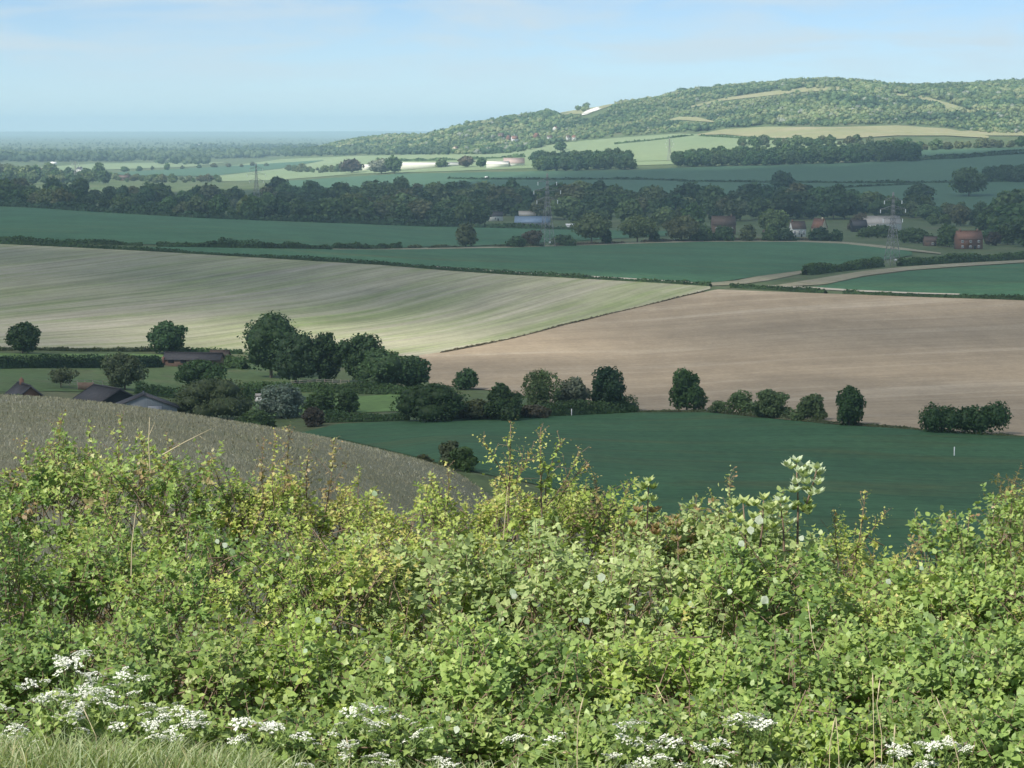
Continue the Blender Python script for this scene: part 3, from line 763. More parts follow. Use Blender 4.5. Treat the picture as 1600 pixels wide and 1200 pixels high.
hedge('hedge', 'long low dark hedge along the far edge of the pale field', L2, 1.9, 2.6, 'dark', dens=1.1)
hedge('hedge', 'short low hedge right of the chalk track junction', [(1142, 449.5), (1200, 452.5), (1290, 459)], 1.9, 2.4, 'dark')
hedge('hedge', 'low dark hedge above the soil field at the right', [(1318, 460), (1420, 464), (1600, 470), (1680, 473)], 1.7, 2.4, 'dark')
hedge('hedge', 'dark broken hedge below the upper wheat field, left end', [(-40, 372), (10, 377), (60, 380), (222, 384)], 2.3, 3, 'dark', gaps=22)
hedge('hedge', 'thick dark hedge between upper and middle wheat fields', [(245, 385), (280, 386), (400, 388), (520, 389.5), (625, 389)], 2.9, 4, 'dark', rough=.5)
hedge('hedge', 'broken scrubby hedge left of the middle pylon', [(640, 388), (700, 388), (760, 387), (850, 386)], 1.8, 3, 'olive', gaps=16)
hedge('hedge', 'low hedge under the roadside trees right of middle pylon', [(850, 386), (960, 381.5), (1060, 378), (1150, 376.5), (1300, 376)], 2.0, 3, 'brown', gaps=30)
hedge('tall_hedge', 'tall bushy hedge standing between the two farm tracks', [(1258, 430), (1300, 425), (1340, 421), (1376, 417)], 4.6, 4.5, 'mid', dens=1.2, rough=.22)
hedge('tall_hedge', 'tall dark hedge right of the nearest pylon', [(1406, 416), (1460, 413), (1530, 409), (1600, 405), (1680, 401)], 4.6, 5, 'mid', dens=1.2, rough=.2)
hedge('hedge', 'thin hedge at the near edge of the pale field', [(-60, 548), (0, 548), (120, 549), (240, 549)], 1.1, 1.4, 'olive')
hedge('hedge', 'low hedge right of the stable beneath the pale field', [(262, 552), (310, 552), (378, 553)], 1.6, 2, 'dark')
hedge('clipped_hedge', 'thick clipped dark hedge below the bright green strip', [(-60, 577), (0, 576), (120, 575), (250, 574)], 3.1, 3, 'deep', rough=.12, dens=1.3)
hedge('hedge', 'shaggy hedge at the foot of the stable wall', [(338, 572), (360, 574), (384, 578)], 3.2, 3, 'mid')
hedge('hedge', 'dark hedge running behind the black barn roof', [(212, 622), (250, 624), (285, 627)], 2.6, 2.5, 'dark', Y=505)
hedge('hedge', 'dark garden hedge below the tall clump of trees', [(380, 612), (440, 612), (520, 614), (600, 616), (655, 618)], 2.6, 3, 'mid')
hedge('hedge', 'dark hedge between garden lawn and wheat', [(510, 660), (560, 659), (600, 658), (640, 657)], 2.2, 2.6, 'dark', rough=.5)
hedge('hedge', 'scrubby hedge linking the dark thickets at the wheat edge', [(690, 655), (760, 655), (840, 652), (920, 647), (990, 643)], 2.6, 4, 'mid', rough=.5)
hedge('hedge', 'weedy strip along the soil edge under pale bushes', [(985, 644), (1060, 643.5), (1110, 645), (1290, 662), (1440, 673), (1600, 683), (1680, 687)], .5, 1.2, 'olive', rough=.6)
hedge('hedge', 'faint grassy bank dividing pale field from bare soil', [(690, 552), (800, 530), (880, 509), (950, 492), (1040, 471), (1100, 457)], .5, 1.0, 'brown', rough=.5)
hedge('hedge', 'grey wild hedge at the far edge of the meadow', [(820, 752), (900, 775), (980, 795), (1080, 815)], 1.6, 3, 'olive', Y=250, rough=.5)
hedge('far_hedge', 'thin dark hedge across the far shaded field, left part', [(700, 280), (800, 281), (940, 281), (1060, 283)], 2.6, 4, 'deep', card=1.6)
hedge('far_hedge', 'thin dark hedge across the far shaded field, right part', [(1060, 284), (1200, 286), (1350, 287), (1500, 286), (1600, 284), (1680, 283)], 2.6, 4, 'deep', card=1.6)
hedge('far_hedge', 'slanting dark hedge left of the two big field trees', [(1275, 297), (1340, 293), (1400, 290), (1440, 288)], 2.2, 4, 'deep', card=1.5)
hedge('far_hedge', 'thin hedge below the far right shaded field', [(1430, 251), (1500, 248), (1600, 241), (1680, 237)], 3, 5, 'deep', card=1.8)
hedge('far_hedge', 'upper thin hedge beside the right plantation', [(1445, 246), (1520, 243), (1600, 236)], 2.5, 5, 'deep', card=1.8)
hedge('far_hedge', 'dotted hedge climbing the bright field under the hill', [(960, 226), (1010, 221), (1060, 215), (1092, 211)], 3, 4, 'mid', card=1.8, gaps=30)
hedge('far_hedge', 'dark hedge beneath the dry hill field', [(1095, 213), (1150, 216), (1210, 219), (1290, 221)], 3, 5, 'mid', card=1.8)
hedge('far_hedge', 'hedge along the bright field behind the pale sheds', [(590, 252), (660, 252), (740, 250), (820, 246)], 4, 6, 'mid', card=2.0, rough=.6)

# ------------------------------------------------------------------ trees of the plain: prototypes, then copies that share their meshes
def proto(seed, w, h, shape, cards, card, clear, lobes):
    r = np.random.default_rng(seed)
    V, F, tone = crown_arrays(w, h * (1 - clear), r, lobes, cards, card, z0=clear * h, shape=shape)
    return mesh_np('crown', V, F, M_leaf, False, tone), trunk_mesh('trunk', h * .8, h * .02, r, 3)
PROT = [proto(900 + i, 12 * a, 12, s, 850, .85, c, 15) for i, (a, s, c) in enumerate(
    [(1.0, 'round', .08), (1.15, 'round', .06), (.9, 'egg', .08), (1.3, 'bush', .03), (1.05, 'flat', .06), (.8, 'egg', .05), (1.25, 'round', .1), (1.0, 'bush', .02)])]
PINE = [proto(950 + i, 6.5, 14, 'egg', 420, .85, .1, 10) for i in range(3)]
def plain_tree(name, label, group, x, y, hm, colour, protos=PROT, wf=1.0, cat='tree'):
    TREE_N[0] += 1; r = random.Random(TREE_N[0])
    cm, tm = protos[r.randrange(len(protos))]
    e = empty(name, (x, y, float(ground(x, y)) - .15), r.uniform(0, 6.28))
    s = hm / (12.0 if protos is PROT else 14.0); e.scale = (s * wf, s * wf, s)
    tag(e, label, cat, group)
    c = obj('crown', cm, e); cc = GREEN[colour] if isinstance(colour, str) else colour
    k = r.uniform(.82, 1.18); c.color = (cc[0] * k * r.uniform(.9, 1.2), cc[1] * k, cc[2] * k * r.uniform(.9, 1.15), 1)
    obj('trunk', tm, e)
    return e
def belt(name, label, group, top, bot, spacing, hpx, colours, seed, protos=PROT, jit=.38, wf=1.0):
    """a belt of trees standing on the strip of ground seen between rows top (far) and bot (near)"""
    r = random.Random(seed); k = 0
    u0, u1 = min(p[0] for p in top), max(p[0] for p in top)
    rows = 1
    v_t = interp_line(top, (u0 + u1) / 2); v_b = interp_line(bot, (u0 + u1) / 2)
    rows = max(1, int(round((v_b - v_t) / (hpx * .33))) + 1)
    for j in range(rows):
        f = j / max(1, rows - 1) if rows > 1 else 1.0
        u = u0 + r.uniform(0, spacing)
        while u < u1:
            v = interp_line(top, u) * (1 - f) + interp_line(bot, u) * f + r.uniform(-1.2, 1.2)
            x, y, z = hit(u, v)
            hm = hpx * y / 3743.0 * r.uniform(1 - jit, 1 + jit)
            cl = r.choice(colours); lb = label
            if lb.startswith('dark tree in'): lb = {'deep': 'very dark', 'dark': 'dark green', 'mid': 'mid green', 'olive': 'olive brown', 'light': 'pale green'}[cl] + lb[4:]
            plain_tree(name, lb, group, x, y, hm, cl, protos, wf * r.uniform(.85, 1.2)); k += 1
            u += spacing * r.uniform(.65, 1.35)
    return k
DK = ['dark', 'mid', 'deep', 'mid', 'olive', 'dark', 'light']
NB = 0
NB += belt('belt_tree', 'dark tree in the long belt above the upper wheat field, left of first pylon', 'trees of the left belt', [(-30, 309), (150, 313), (300, 317), (390, 319)], [(-30, 319), (150, 328), (300, 337), (390, 342)], 20, 25, DK, 1)
NB += belt('belt_tree', 'dark tree in the long belt between first pylon and blue sheds', 'trees of the middle belt', [(395, 311), (540, 312), (720, 314), (760, 314)], [(395, 342), (540, 347), (720, 352), (760, 352)], 23, 28, DK, 2)
NB += belt('belt_tree', 'dark tree in the wooded belt around the middle pylon', 'trees behind the blue sheds', [(765, 318), (900, 320), (1000, 322), (1090, 326)], [(765, 336), (900, 345), (1000, 352), (1090, 356)], 27, 30, DK, 3)
NB += belt('belt_tree', 'dark tree in the belt behind the white cottages', 'trees behind the cottages', [(1095, 322), (1200, 325), (1335, 330)], [(1095, 348), (1200, 343), (1335, 343)], 25, 33, ['dark', 'deep', 'deep', 'mid', 'olive'], 4)
NB += belt('belt_tree', 'dark tree in the belt right of the grey barn', 'trees right of the barn', [(1345, 330), (1450, 336), (1620, 330)], [(1415, 338), (1450, 352), (1520, 352), (1620, 366)], 25, 26, DK, 5)
NB += belt('belt_tree', 'big dark tree filling the right edge behind the brick house', 'trees behind the brick house', [(1530, 350), (1620, 352)], [(1530, 378), (1620, 386)], 30, 40, ['dark', 'mid', 'mid'], 6)
NB += belt('plantation_tree', 'dark tree of the small square plantation under the hill', 'trees of the small plantation', [(838, 256), (985, 252)], [(832, 268), (992, 264)], 9, 19, ['deep', 'dark'], 7, jit=.12, wf=.9)
NB += belt('plantation_tree', 'dark tree of the long plantation under the hill', 'trees of the long plantation', [(1052, 254), (1250, 246), (1432, 240)], [(1050, 261), (1250, 257), (1438, 251)], 11, 20, ['deep', 'dark'], 8, jit=.12, wf=.9)
NB += belt('plantation_tree', 'dark tree of the plantation cut by the right edge', 'trees of the right plantation', [(1535, 277), (1640, 275)], [(1535, 284), (1640, 284)], 13, 18, ['deep', 'dark'], 9, jit=.12)
NB += belt('roadside_tree', 'tree in the row along the foot of the sunlit hill', 'trees along the hill foot', [(1150, 229), (1330, 225), (1450, 234), (1620, 227)], [(1150, 231), (1330, 228), (1450, 235), (1620, 229)], 17, 12, ['mid', 'olive', 'light'], 10, jit=.45)
NB += belt('village_tree', 'leafy tree among the red roofs of the far left village', 'trees of the left village', [(-10, 279), (80, 279), (165, 279)], [(-10, 288), (80, 288), (165, 287)], 15, 18, ['mid', 'light', 'dark', 'olive'], 11)
NB += belt('hedgerow_tree', 'bushy tree in the sunlit hedgerow right of the village', 'trees of the sunlit hedgerow', [(175, 281), (260, 284), (345, 283)], [(175, 283), (260, 286), (345, 285)], 13, 10, ['light', 'olive', 'mid'], 12)
NB += belt('hedgerow_tree', 'small tree in the dotted row across the far fields', 'trees of the dotted row', [(190, 268), (300, 262), (430, 259)], [(190, 269), (300, 263), (430, 260)], 20, 8, ['mid', 'olive'], 13)
NB += belt('orchard_tree', 'light bush of the scrub left of the pale sheds', 'scrub left of the pale sheds', [(450, 267), (540, 268)], [(450, 269), (540, 270)], 10, 9, ['olive', 'light'], 14)
print('belt trees', NB)
hedge('scrub_belt', 'dark undergrowth at the foot of the left tree belt', [(-40, 321), (0, 323), (150, 332), (300, 341), (395, 345)], 5.0, 9, 'deep', card=1.3, rough=.5)
hedge('scrub_belt', 'dark undergrowth at the foot of the middle tree belt', [(395, 345), (540, 350), (720, 355), (760, 356)], 5.5, 9, 'deep', card=1.3, rough=.5)
hedge('scrub_belt', 'dark undergrowth below the blue sheds', [(762, 356), (800, 357), (860, 359), (900, 359)], 3.5, 8, 'dark', card=1.2, rough=.4)

# single trees of the plain
tree('spreading_tree', 'lone dark tree standing in the far shaded field', 1222, 297, 29, 36, 'deep')
tree('spreading_tree', 'dark round tree in the far field, left of a taller one', 1437, 312, 24, 42, 'deep')
tree('spreading_tree', 'tall wide-crowned oak at the far right field', 1514, 307, 44, 50, 'mid')
tree('roadside_tree', 'big pale olive roadside tree right of the middle pylon', 924, 382, 48, 62, 'light', clear=.2)
tree('roadside_tree', 'pale olive roadside tree, second right of middle pylon', 996, 379, 42, 58, 'light', clear=.2)
tree('roadside_tree', 'slender tree in the scrubby hedge left of middle pylon', 728, 386, 37, 30, 'olive', clear=.05)
tree('roadside_tree', 'grey-brown small tree beside the middle pylon foot', 832, 386, 26, 34, 'brown')
bush('roadside_bush', 'dark bush left of the grey-brown small tree', 806, 387, 18, 30, 'dark')
bush('roadside_bush', 'rounded green bush right of the middle pylon foot', 880, 385, 18, 38, 'mid')
bush('roadside_bush', 'dark upright bush beneath the big pale roadside tree', 948, 382, 24, 16, 'deep')
bush('roadside_bush', 'dark upright bush beneath the second pale roadside tree', 1022, 379, 20, 18, 'deep')
tree('roadside_tree', 'greyish roadside tree left of the cottages hedge', 1065, 378, 40, 56, 'olive')
for i, (u, w, h, c) in enumerate([(1095, 36, 26, 'mid'), (1130, 34, 24, 'dark'), (1168, 28, 26, 'olive'), (1205, 30, 22, 'mid'), (1228, 34, 20, 'deep'), (1280, 34, 22, 'deep'), (1306, 26, 19, 'dark')]):
    bush('garden_hedge_bush', 'rounded dark bush in the row fronting the white cottages', u, 377.5, h, w, c, group='bushes fronting the cottages')
tree('cottage_tree', 'pale rounded tree left of the white cottage', 1208, 366, 38, 50, 'light')
for i, (u, v, w, h, c, l) in enumerate([(1372, 372, 60, 20, 'mid', 'wide green bush left of the nearest pylon'), (1430, 380, 50, 24, 'mid', 'green bush right of the nearest pylon'),
                                        (1480, 386, 34, 34, 'mid', 'upright green tree left of the brick house'), (1550, 384, 26, 22, 'purple', 'dark purple bush right of the brick house'),
                                        (1506, 388, 30, 12, 'olive', 'low shrub in front of the brick house'), (1345, 360, 40, 26, 'brown', 'brownish tree between the cottages and the barn')]):
    tree('garden_tree', l, u, v, h, w, c, shape='bush', clear=.02)
tree('far_tree', 'reddish brown tree left of the pale sheds', 549, 271, 22, 36, 'purple')
tree('far_tree', 'silver-grey big tree in front of the pale sheds', 596, 272, 24, 36, 'blossom')
tree('far_tree', 'dark tree joined to the silver-grey big tree', 616, 272, 28, 26, 'dark')
tree('far_tree', 'yellowish tree in front of the long pale shed', 690, 262, 14, 18, 'light')
tree('far_tree', 'brownish tree between the pale sheds', 728, 262, 18, 28, 'brown')
tree('far_tree', 'small dark tree right of the brownish tree', 753, 262, 16, 16, 'dark')
tree('far_tree', 'dark tree clump alone in the bright field under the hill', 876, 236, 15, 20, 'dark')

# ------------------------------------------------------------------ woods on the hill and far woods: masses nobody could count
def project(X, Y, Z):
    ry = Y * CP - Z * SP; rz = Y * SP + Z * CP
    return 800 + FPX * X / ry, 600 - FPX * rz / ry
ICO_V = np.array([(math.cos(a) * c, math.sin(a) * c, s) for c, s, off in ((.45, -.75, 0), (1, 0, .5), (.7, .65, 0)) for a in [2 * math.pi * (k + off) / 5 for k in range(5)]] + [(0, 0, 1.0)])
ICO_F = []
for k in range(5):
    k2 = (k + 1) % 5
    ICO_F += [(k, k2, 5 + k), (5 + k, k2, 5 + k2), (5 + k, 5 + k2, 10 + k2), (5 + k, 10 + k2, 10 + k), (10 + k, 10 + k2, 15)]
ICO_F = np.array(ICO_F)
def wood(name, label, X, Y, rad, hgt, tint, seed, cards=22, zoff=0.0):
    r = np.random.default_rng(seed); n = len(X); Z = ground(X, Y)
    v = ICO_V[None] * (1 + r.uniform(-.18, .18, (n, 16, 1)))
    v = v * np.stack([rad, rad, hgt * .5], -1)[:, None] * .95
    v = v + np.stack([X, Y, Z + hgt * .5 + zoff], -1)[:, None]
    F = (ICO_F[None] + 16 * np.arange(n)[:, None, None]).reshape(-1, 3)
    tn = np.repeat(r.uniform(.8, 1.0, n), 16)
    d = r.normal(size=(n * cards, 3)); d[:, 2] = np.abs(d[:, 2]) * 1.1 - .35; d /= np.linalg.norm(d, axis=1, keepdims=True)
    i = np.repeat(np.arange(n), cards)
    # clumps: each crown bulges in a few directions
    bd = r.normal(size=(n, 3, 3)); bd /= np.linalg.norm(bd, axis=2, keepdims=True)
    bul = 1 + .22 * np.max(np.einsum('ij,ikj->ik', d, bd[i]), axis=1)
    c = np.stack([X, Y, Z + hgt * .5 + zoff], -1)[i] + d * np.stack([rad, rad, hgt * .5], -1)[i] * (bul * r.uniform(.8, 1.02, len(i)))[:, None]
    Vq, Fq = quads_from(c, d + r.normal(size=d.shape) * .25, rad[i] * r.uniform(.22, .42, len(i)), r)
    V = np.concatenate([v.reshape(-1, 3), Vq])
    tone = np.concatenate([tn, np.repeat(r.uniform(.93, 1.07, len(i)), 4)])
    tc_ = np.concatenate([np.repeat(tint, 16, 0), np.repeat(tint[i], 4, 0)])
    o = obj(name, mesh_np(name, V, [F, Fq + len(v) * 16], M_wood, False, attrs={'tone': tone, 'tint': tc_}))
    o['kind'] = 'stuff'; o['label'] = label
    return o
def tints(n, r, pal, X, Y, sc):
    pal = np.array(pal); f = .5 + .5 * vnoise(X / sc, Y / sc, 77, 3) + r.normal(size=n) * .15
    f = .5 + (f - .5) * 1.5
    k = np.clip(f, 0, .999) * (len(pal) - 1); i = k.astype(int); t = (k - i)[:, None]
    return pal[i] * (1 - t) + pal[np.minimum(i + 1, len(pal) - 1)] * t * 1.0
r = np.random.default_rng(42)
WB = [(500, 238), (560, 240), (640, 242), (760, 242), (815, 238), (850, 229), (900, 219), (960, 214), (1000, 211), (1060, 207), (1095, 207), (1125, 201), (1200, 197), (1300, 197), (1400, 194), (1480, 199), (1545, 209), (1700, 209)]
N = 60000
U = r.uniform(490, 1720, N); Yw = r.uniform(3700, 6400, N); Xw = (U - 800) / 3790 * Yw
Zw = ground(Xw, Yw); u_, v_ = project(Xw, Yw, Zw)
ok = v_ < np.interp(u_, [p[0] for p in WB], [p[1] for p in WB])
crest = np.interp(u_, [490, 600, 700, 850, 1000, 1150, 1300, 1400, 1600], [6350, 6300, 5400, 5320, 5150, 5400, 5250, 5250, 5600])
ok &= Yw < crest + 40
ok &= r.uniform(0, 1, N) < (Yw / 6000) ** 1.2
for top, bot in HILL_OPEN:
    a = np.interp(u_, [p[0] for p in top], [p[1] for p in top]); bb = np.interp(u_, [p[0] for p in bot], [p[1] for p in bot])
    ins = (u_ > min(p[0] for p in top)) & (u_ < max(p[0] for p in top)) & (v_ > a - .5) & (v_ < bb + (9 if bot[0][0] == 909 else 3.5))
    ok &= ~(ins & ((bot[0][0] == 909) | (vnoise(Xw / 40, Yw / 90, 63, 3) + r.normal(size=N) * .35 > -.75)))
Xw, Yw, u_, v_ = Xw[ok], Yw[ok], u_[ok], v_[ok]
keep = r.permutation(len(Xw))[:12000]; Xw, Yw, u_, v_ = Xw[keep], Yw[keep], u_[keep], v_[keep]
n = len(Xw); print('hill trees', n)
big = .55 + .45 * sstep(-.2, .6, vnoise(Xw / 160, Yw / 260, 91, 3)) + .25 * (v_ < 150)
rad = r.uniform(3.6, 8.6, n) * big; hgt = rad * r.uniform(1.25, 1.8, n)
PAL = [(.055, .105, .05), (.085, .15, .06), (.15, .215, .085), (.20, .26, .11), (.27, .30, .15)]
tint = tints(n, r, PAL, Xw, Yw, 70) * (1 + .22 * vnoise(Xw / 45, Yw / 100, 19, 3))[:, None]
bl = r.uniform(0, 1, n) < .03; tint[bl] = (.28, .31, .25)
wood('hill_woodland', 'sunlit mixed woodland and scrub covering the chalk hill', Xw, Yw, rad, hgt, tint, 5, cards=15)

# far plain: lines and clumps of trees fading into the haze
XS, YS_, RS, HS = [], [], [], []
def far_band(u0, u1, va, vb, n, hpx, seed, fa=None, fb=None):
    q = np.random.default_rng(seed)
    for k in range(n):
        u = q.uniform(u0, u1); f = (u - u0) / (u1 - u0)
        lo = va + ((fa or va) - va) * f; hi = vb + ((fb or vb) - vb) * f
        x, y, z = hit(u, q.uniform(lo, hi)); hm = hpx * y / 3743 * q.uniform(.6, 1.25)
        XS.append(x); YS_.append(y); RS.append(hm * q.uniform(.5, .75)); HS.append(hm)
far_band(-60, 200, 247, 254, 330, 11, 1, 246, 253)
far_band(180, 420, 244, 253, 300, 10, 2, 243, 247)
far_band(380, 560, 239, 247, 240, 10, 3, 237, 243)
far_band(-60, 330, 234, 240, 300, 5, 4)
far_band(300, 560, 230, 238, 260, 6, 5)
far_band(-60, 600, 224, 230, 320, 2.6, 6)
far_band(-60, 600, 217, 222, 260, 1.6, 7)
far_band(560, 700, 236, 243, 120, 9, 8)
far_band(250, 330, 253, 258, 30, 10, 9)
X_, Y_ = np.array(XS), np.array(YS_)
tint = tints(len(X_), np.random.default_rng(3), [(.045, .085, .045), (.06, .10, .05), (.10, .145, .065)], X_, Y_, 500)
wood('far_woodland', 'distant rows of trees fading into the blue plain', X_, Y_, np.array(RS), np.array(HS), tint, 8, cards=10)

# ------------------------------------------------------------------ buildings
def flat_mat(name, c1, c2, sc=2.0, rough=.85, stretch=(1, 1, 1), spec=.3, metal=0.0):
    m, t, b = mat(name); g = G(t)
    n_ = g.noise(g.mapping(g.obj(), scale=stretch), sc, 5, .65)
    g.put(b.inputs['Base Color'], g.mix(g.rng(n_, .3, .7), c1, c2))
    b.inputs['Roughness'].default_value = rough; b.inputs['Specular IOR Level'].default_value = spec; b.inputs['Metallic'].default_value = metal
    g.put(b.inputs['Normal'], g.bump(n_, .25, .02))
    return m
B_brick = flat_mat('red_brick', (.20, .105, .075), (.27, .145, .105), 1.2)
B_brick2 = flat_mat('brown_brick', (.17, .11, .085), (.25, .165, .125), .9)
B_white = flat_mat('white_render', (.72, .70, .66), (.80, .79, .75), .8)
B_cream = flat_mat('cream_render', (.62, .52, .36), (.70, .60, .44), .8)
B_black = flat_mat('black_weatherboard', (.018, .020, .024), (.035, .037, .042), 1.5, stretch=(.3, .3, 6))
B_slate = flat_mat('dark_slate', (.05, .05, .056), (.085, .08, .085), 1.5)
B_tile = flat_mat('red_clay_tile', (.19, .10, .07), (.27, .15, .11), 1.4)
B_pink = flat_mat('faded_pink_roof', (.36, .28, .25), (.44, .35, .31), .3)
B_btile = flat_mat('brown_tile', (.095, .07, .06), (.15, .11, .09), 1.4)
B_corr = flat_mat('grey_corrugated_sheet', (.24, .255, .28), (.32, .335, .36), .5, .6, (12, 12, .2))
B_blue = flat_mat('blue_sheet_roof', (.17, .25, .36), (.23, .31, .42), .4, .5)
B_grey = flat_mat('pale_grey_roof', (.36, .34, .31), (.45, .42, .38), .4)
B_wood = flat_mat('weathered_timber', (.30, .27, .22), (.42, .38, .31), 3)
B_paint = flat_mat('white_paint', (.78, .78, .76), (.84, .84, .82), 2)
B_frame = flat_mat('window_white', (.75, .75, .73), (.8, .8, .78), 2)
B_steel = flat_mat('galvanised_steel', (.22, .225, .22), (.30, .305, .30), .3, .5)
B_ceram = flat_mat('pale_insulator', (.80, .82, .82), (.86, .88, .88), 1, .25)
B_glassroof = flat_mat('pale_shed_roof', (.72, .70, .62), (.80, .78, .70), .05)
m, t, b = mat('window_glass'); b.inputs['Base Color'].default_value = (.03, .04, .05, 1); b.inputs['Roughness'].default_value = .12
B_glass = m

def gable_house(name, label, pos, L, D, wall, rise, rz, mw, mr, windows=(), doors=(), chimneys=(), over=.35, gable_mat=None, cat='house', verge=None, group=None, thick=.16):
    """ridge along local x; local -y faces the viewer when rz = 0. windows: (side, along, z, w, h) with side 'f','b','l','r'"""
    e = empty(name, pos, rz); tag(e, label, cat, group)
    w = MB()
    w.add([(-L / 2, -D / 2, -1.2), (L / 2, -D / 2, -1.2), (L / 2, D / 2, -1.2), (-L / 2, D / 2, -1.2), (-L / 2, -D / 2, wall), (L / 2, -D / 2, wall), (L / 2, D / 2, wall), (-L / 2, D / 2, wall),
           (-L / 2, 0, wall + rise), (L / 2, 0, wall + rise)], [(0, 1, 5, 4), (2, 3, 7, 6), (0, 3, 2, 1), (1, 2, 6, 9, 5), (3, 0, 4, 8, 7)])
    wo = w.build('wall', mw, e)
    if gable_mat:
        for sx in (-1, 1):
            gm = MB(); x = sx * (L / 2 + .03)
            gm.add([(x, -D / 2 + .02, 0), (x, D / 2 - .02, 0), (x, D / 2 - .02, wall), (x, 0, wall + rise - .05), (x, -D / 2 + .02, wall)], [(0, 1, 2, 3, 4)])
            gm.build('gable_cladding', gable_mat, e)
    sl = math.hypot(D / 2, rise); k = (D / 2 + over) / (D / 2)
    for sy in (-1, 1):
        r_ = MB(); x0, x1 = -L / 2 - over, L / 2 + over
        ye, ze = sy * D / 2 * k, wall + rise - rise * k
        n = Vector((0, sy * rise, D / 2)).normalized() * thick
        A = [(x0, 0, wall + rise), (x1, 0, wall + rise), (x1, ye, ze), (x0, ye, ze)]
        A = [(a, b_, c + .03) for a, b_, c in A]
        Bv = [(a + n.x, b_ + n.y * (0 if i < 2 else 1), c + n.z) for i, (a, b_, c) in enumerate(A)]
        r_.add(A + Bv, [(0, 1, 2, 3), (4, 7, 6, 5), (0, 4, 5, 1), (1, 5, 6, 2), (2, 6, 7, 3), (3, 7, 4, 0)])
        ro = r_.build('roof_slope', mr, e)
    MB().box(-L / 2 - over, L / 2 + over, -.16, .16, wall + rise + thick * .9, wall + rise + thick * 1.05 + .16).build('ridge', mr, e)
    if verge:
        for sx in (-1, 1):
            for sy in (-1, 1):
                x = sx * (L / 2 + over + .06)
                MB().bar((x, 0, wall + rise + .1), (x, sy * D / 2 * k, wall + rise - rise * k + .1), .26).build('bargeboard', verge, e)
    def opening(side, a, z, ww, hh, kind):
        q = MB(); fr = MB(); dp = .07
        def bx(mb_, a0, a1, z0, z1, o0, o1):
            if side == 'f': mb_.box(a0, a1, -D / 2 - o1, -D / 2 - o0, z0, z1)
            elif side == 'b': mb_.box(a0, a1, D / 2 + o0, D / 2 + o1, z0, z1)
            elif side == 'l': mb_.box(-L / 2 - o1, -L / 2 - o0, a0, a1, z0, z1)
            else: mb_.box(L / 2 + o0, L / 2 + o1, a0, a1, z0, z1)
        if kind == 'w':
            t_ = min(.14, ww * .12)
            for c in ((a - ww / 2, a + ww / 2, z, z + t_), (a - ww / 2, a + ww / 2, z + hh - t_, z + hh), (a - ww / 2, a - ww / 2 + t_, z + t_, z + hh - t_), (a + ww / 2 - t_, a + ww / 2, z + t_, z + hh - t_), (a - t_ / 2, a + t_ / 2, z + t_, z + hh - t_)):
                bx(fr, *c, .0, dp)
            f_ = fr.build('window', B_frame, e)
            bx(q, a - ww / 2 + .02, a + ww / 2 - .02, z + .02, z + hh - .02, .005, .035); q.build('pane', B_glass, f_)
        else:
            bx(q, a - ww / 2, a + ww / 2, z, z + hh, .0, .06); q.build('door', kind, e)
    for wd in windows: opening(*wd, 'w')
    for dr in doors: opening(dr[0], dr[1], dr[2], dr[3], dr[4], dr[5])
    for (cx, cw, ch) in chimneys:
        c = MB().box(cx - cw / 2, cx + cw / 2, -cw / 2, cw / 2, wall + rise - .5, wall + rise + ch).build('chimney', mw if mw is not B_white else B_brick, e)
        MB().tube([(cx, 0, wall + rise + ch), (cx, 0, wall + rise + ch + .35)], [.14, .12], 8).build('chimney_pot', B_tile, c)
    return e

# near farm: gable turned to the viewer, slate roof, white barge boards
x, y, z = at(38, 456)
gable_house('brick_cottage', 'red brick cottage gable with slate roof behind the meadow crest', (x, y, z - 1.3), 7.5, 6.2, 2.5, 2.6, math.radians(118), B_brick, B_slate,
            windows=[('l', 0, .6, 1.1, 1.2), ('r', 0, .8, 1.1, 1.2), ('f', -2, .6, 1.1, 1.2), ('f', 2, .6, 1.1, 1.2)], chimneys=[(1.8, .7, 1.0)], verge=B_slate)
x, y, z = at(167, 470)
gable_house('black_barn', 'black weatherboarded barn with dark roof left of grey gable', (x, y, z - 1.0), 10, 8.5, 2.0, 2.3, math.radians(-52), B_black, B_slate, doors=[('f', 0, 0, 2.4, 2.2, B_black)], cat='barn', verge=B_black)
MBX = at(224, 448)
gable_house('sheet_barn', 'wide grey corrugated gable of a low barn by the big bush', (MBX[0], MBX[1], MBX[2] + .1), 5, 12.2, 2.0, 2.4, math.radians(100), B_corr, B_slate, cat='barn', doors=[('l', -2, 0, 2.6, 2.4, B_corr)])
x, y, z = at(98 + 36, 497)
fb = empty('yard_fence', (x, y, z)); tag(fb, 'brown boarded yard fence panel behind the black barn', 'fence')
for i in range(12): MB().box(-1.6 + i * .27, -1.36 + i * .27, -.03, .03, 0, 1.7).build('board', B_brick2, fb)
for s in (-1.6, 1.6): MB().box(s - .07, s + .07, .04, .18, -.4, 1.8).build('post', B_wood, fb)
# long stable
x, y, z = hit(303, 574)
st = gable_house('brick_stable', 'long low brown brick stable with dark roof and openings', (x, y, z + .1), 14.6, 4.2, 2.15, 1.35, math.radians(-8), B_brick2, B_slate, cat='stable', over=.4,
                 doors=[('f', a, 1.15, 1.5, .75, B_black) for a in (-5.4, -2.2, 1.0, 4.0)])
MB().box(-7.7, -7.3 + .05, -2.6, 2.5, -.3, 2.7).build('gable_wall', B_brick, st)
MB().box(-5.6, 2.2, -2.9, -2.3, -.15, .12).build('plinth', B_paint, st)
x2, y2, z2 = hit(343, 572)
gable_house('brick_outhouse', 'small hipped brick outhouse at the right end of the stable', (x2, y2 + 1, z2 + .1), 4.6, 4.2, 2.2, 1.5, math.radians(-8), B_brick2, B_btile, cat='outhouse')
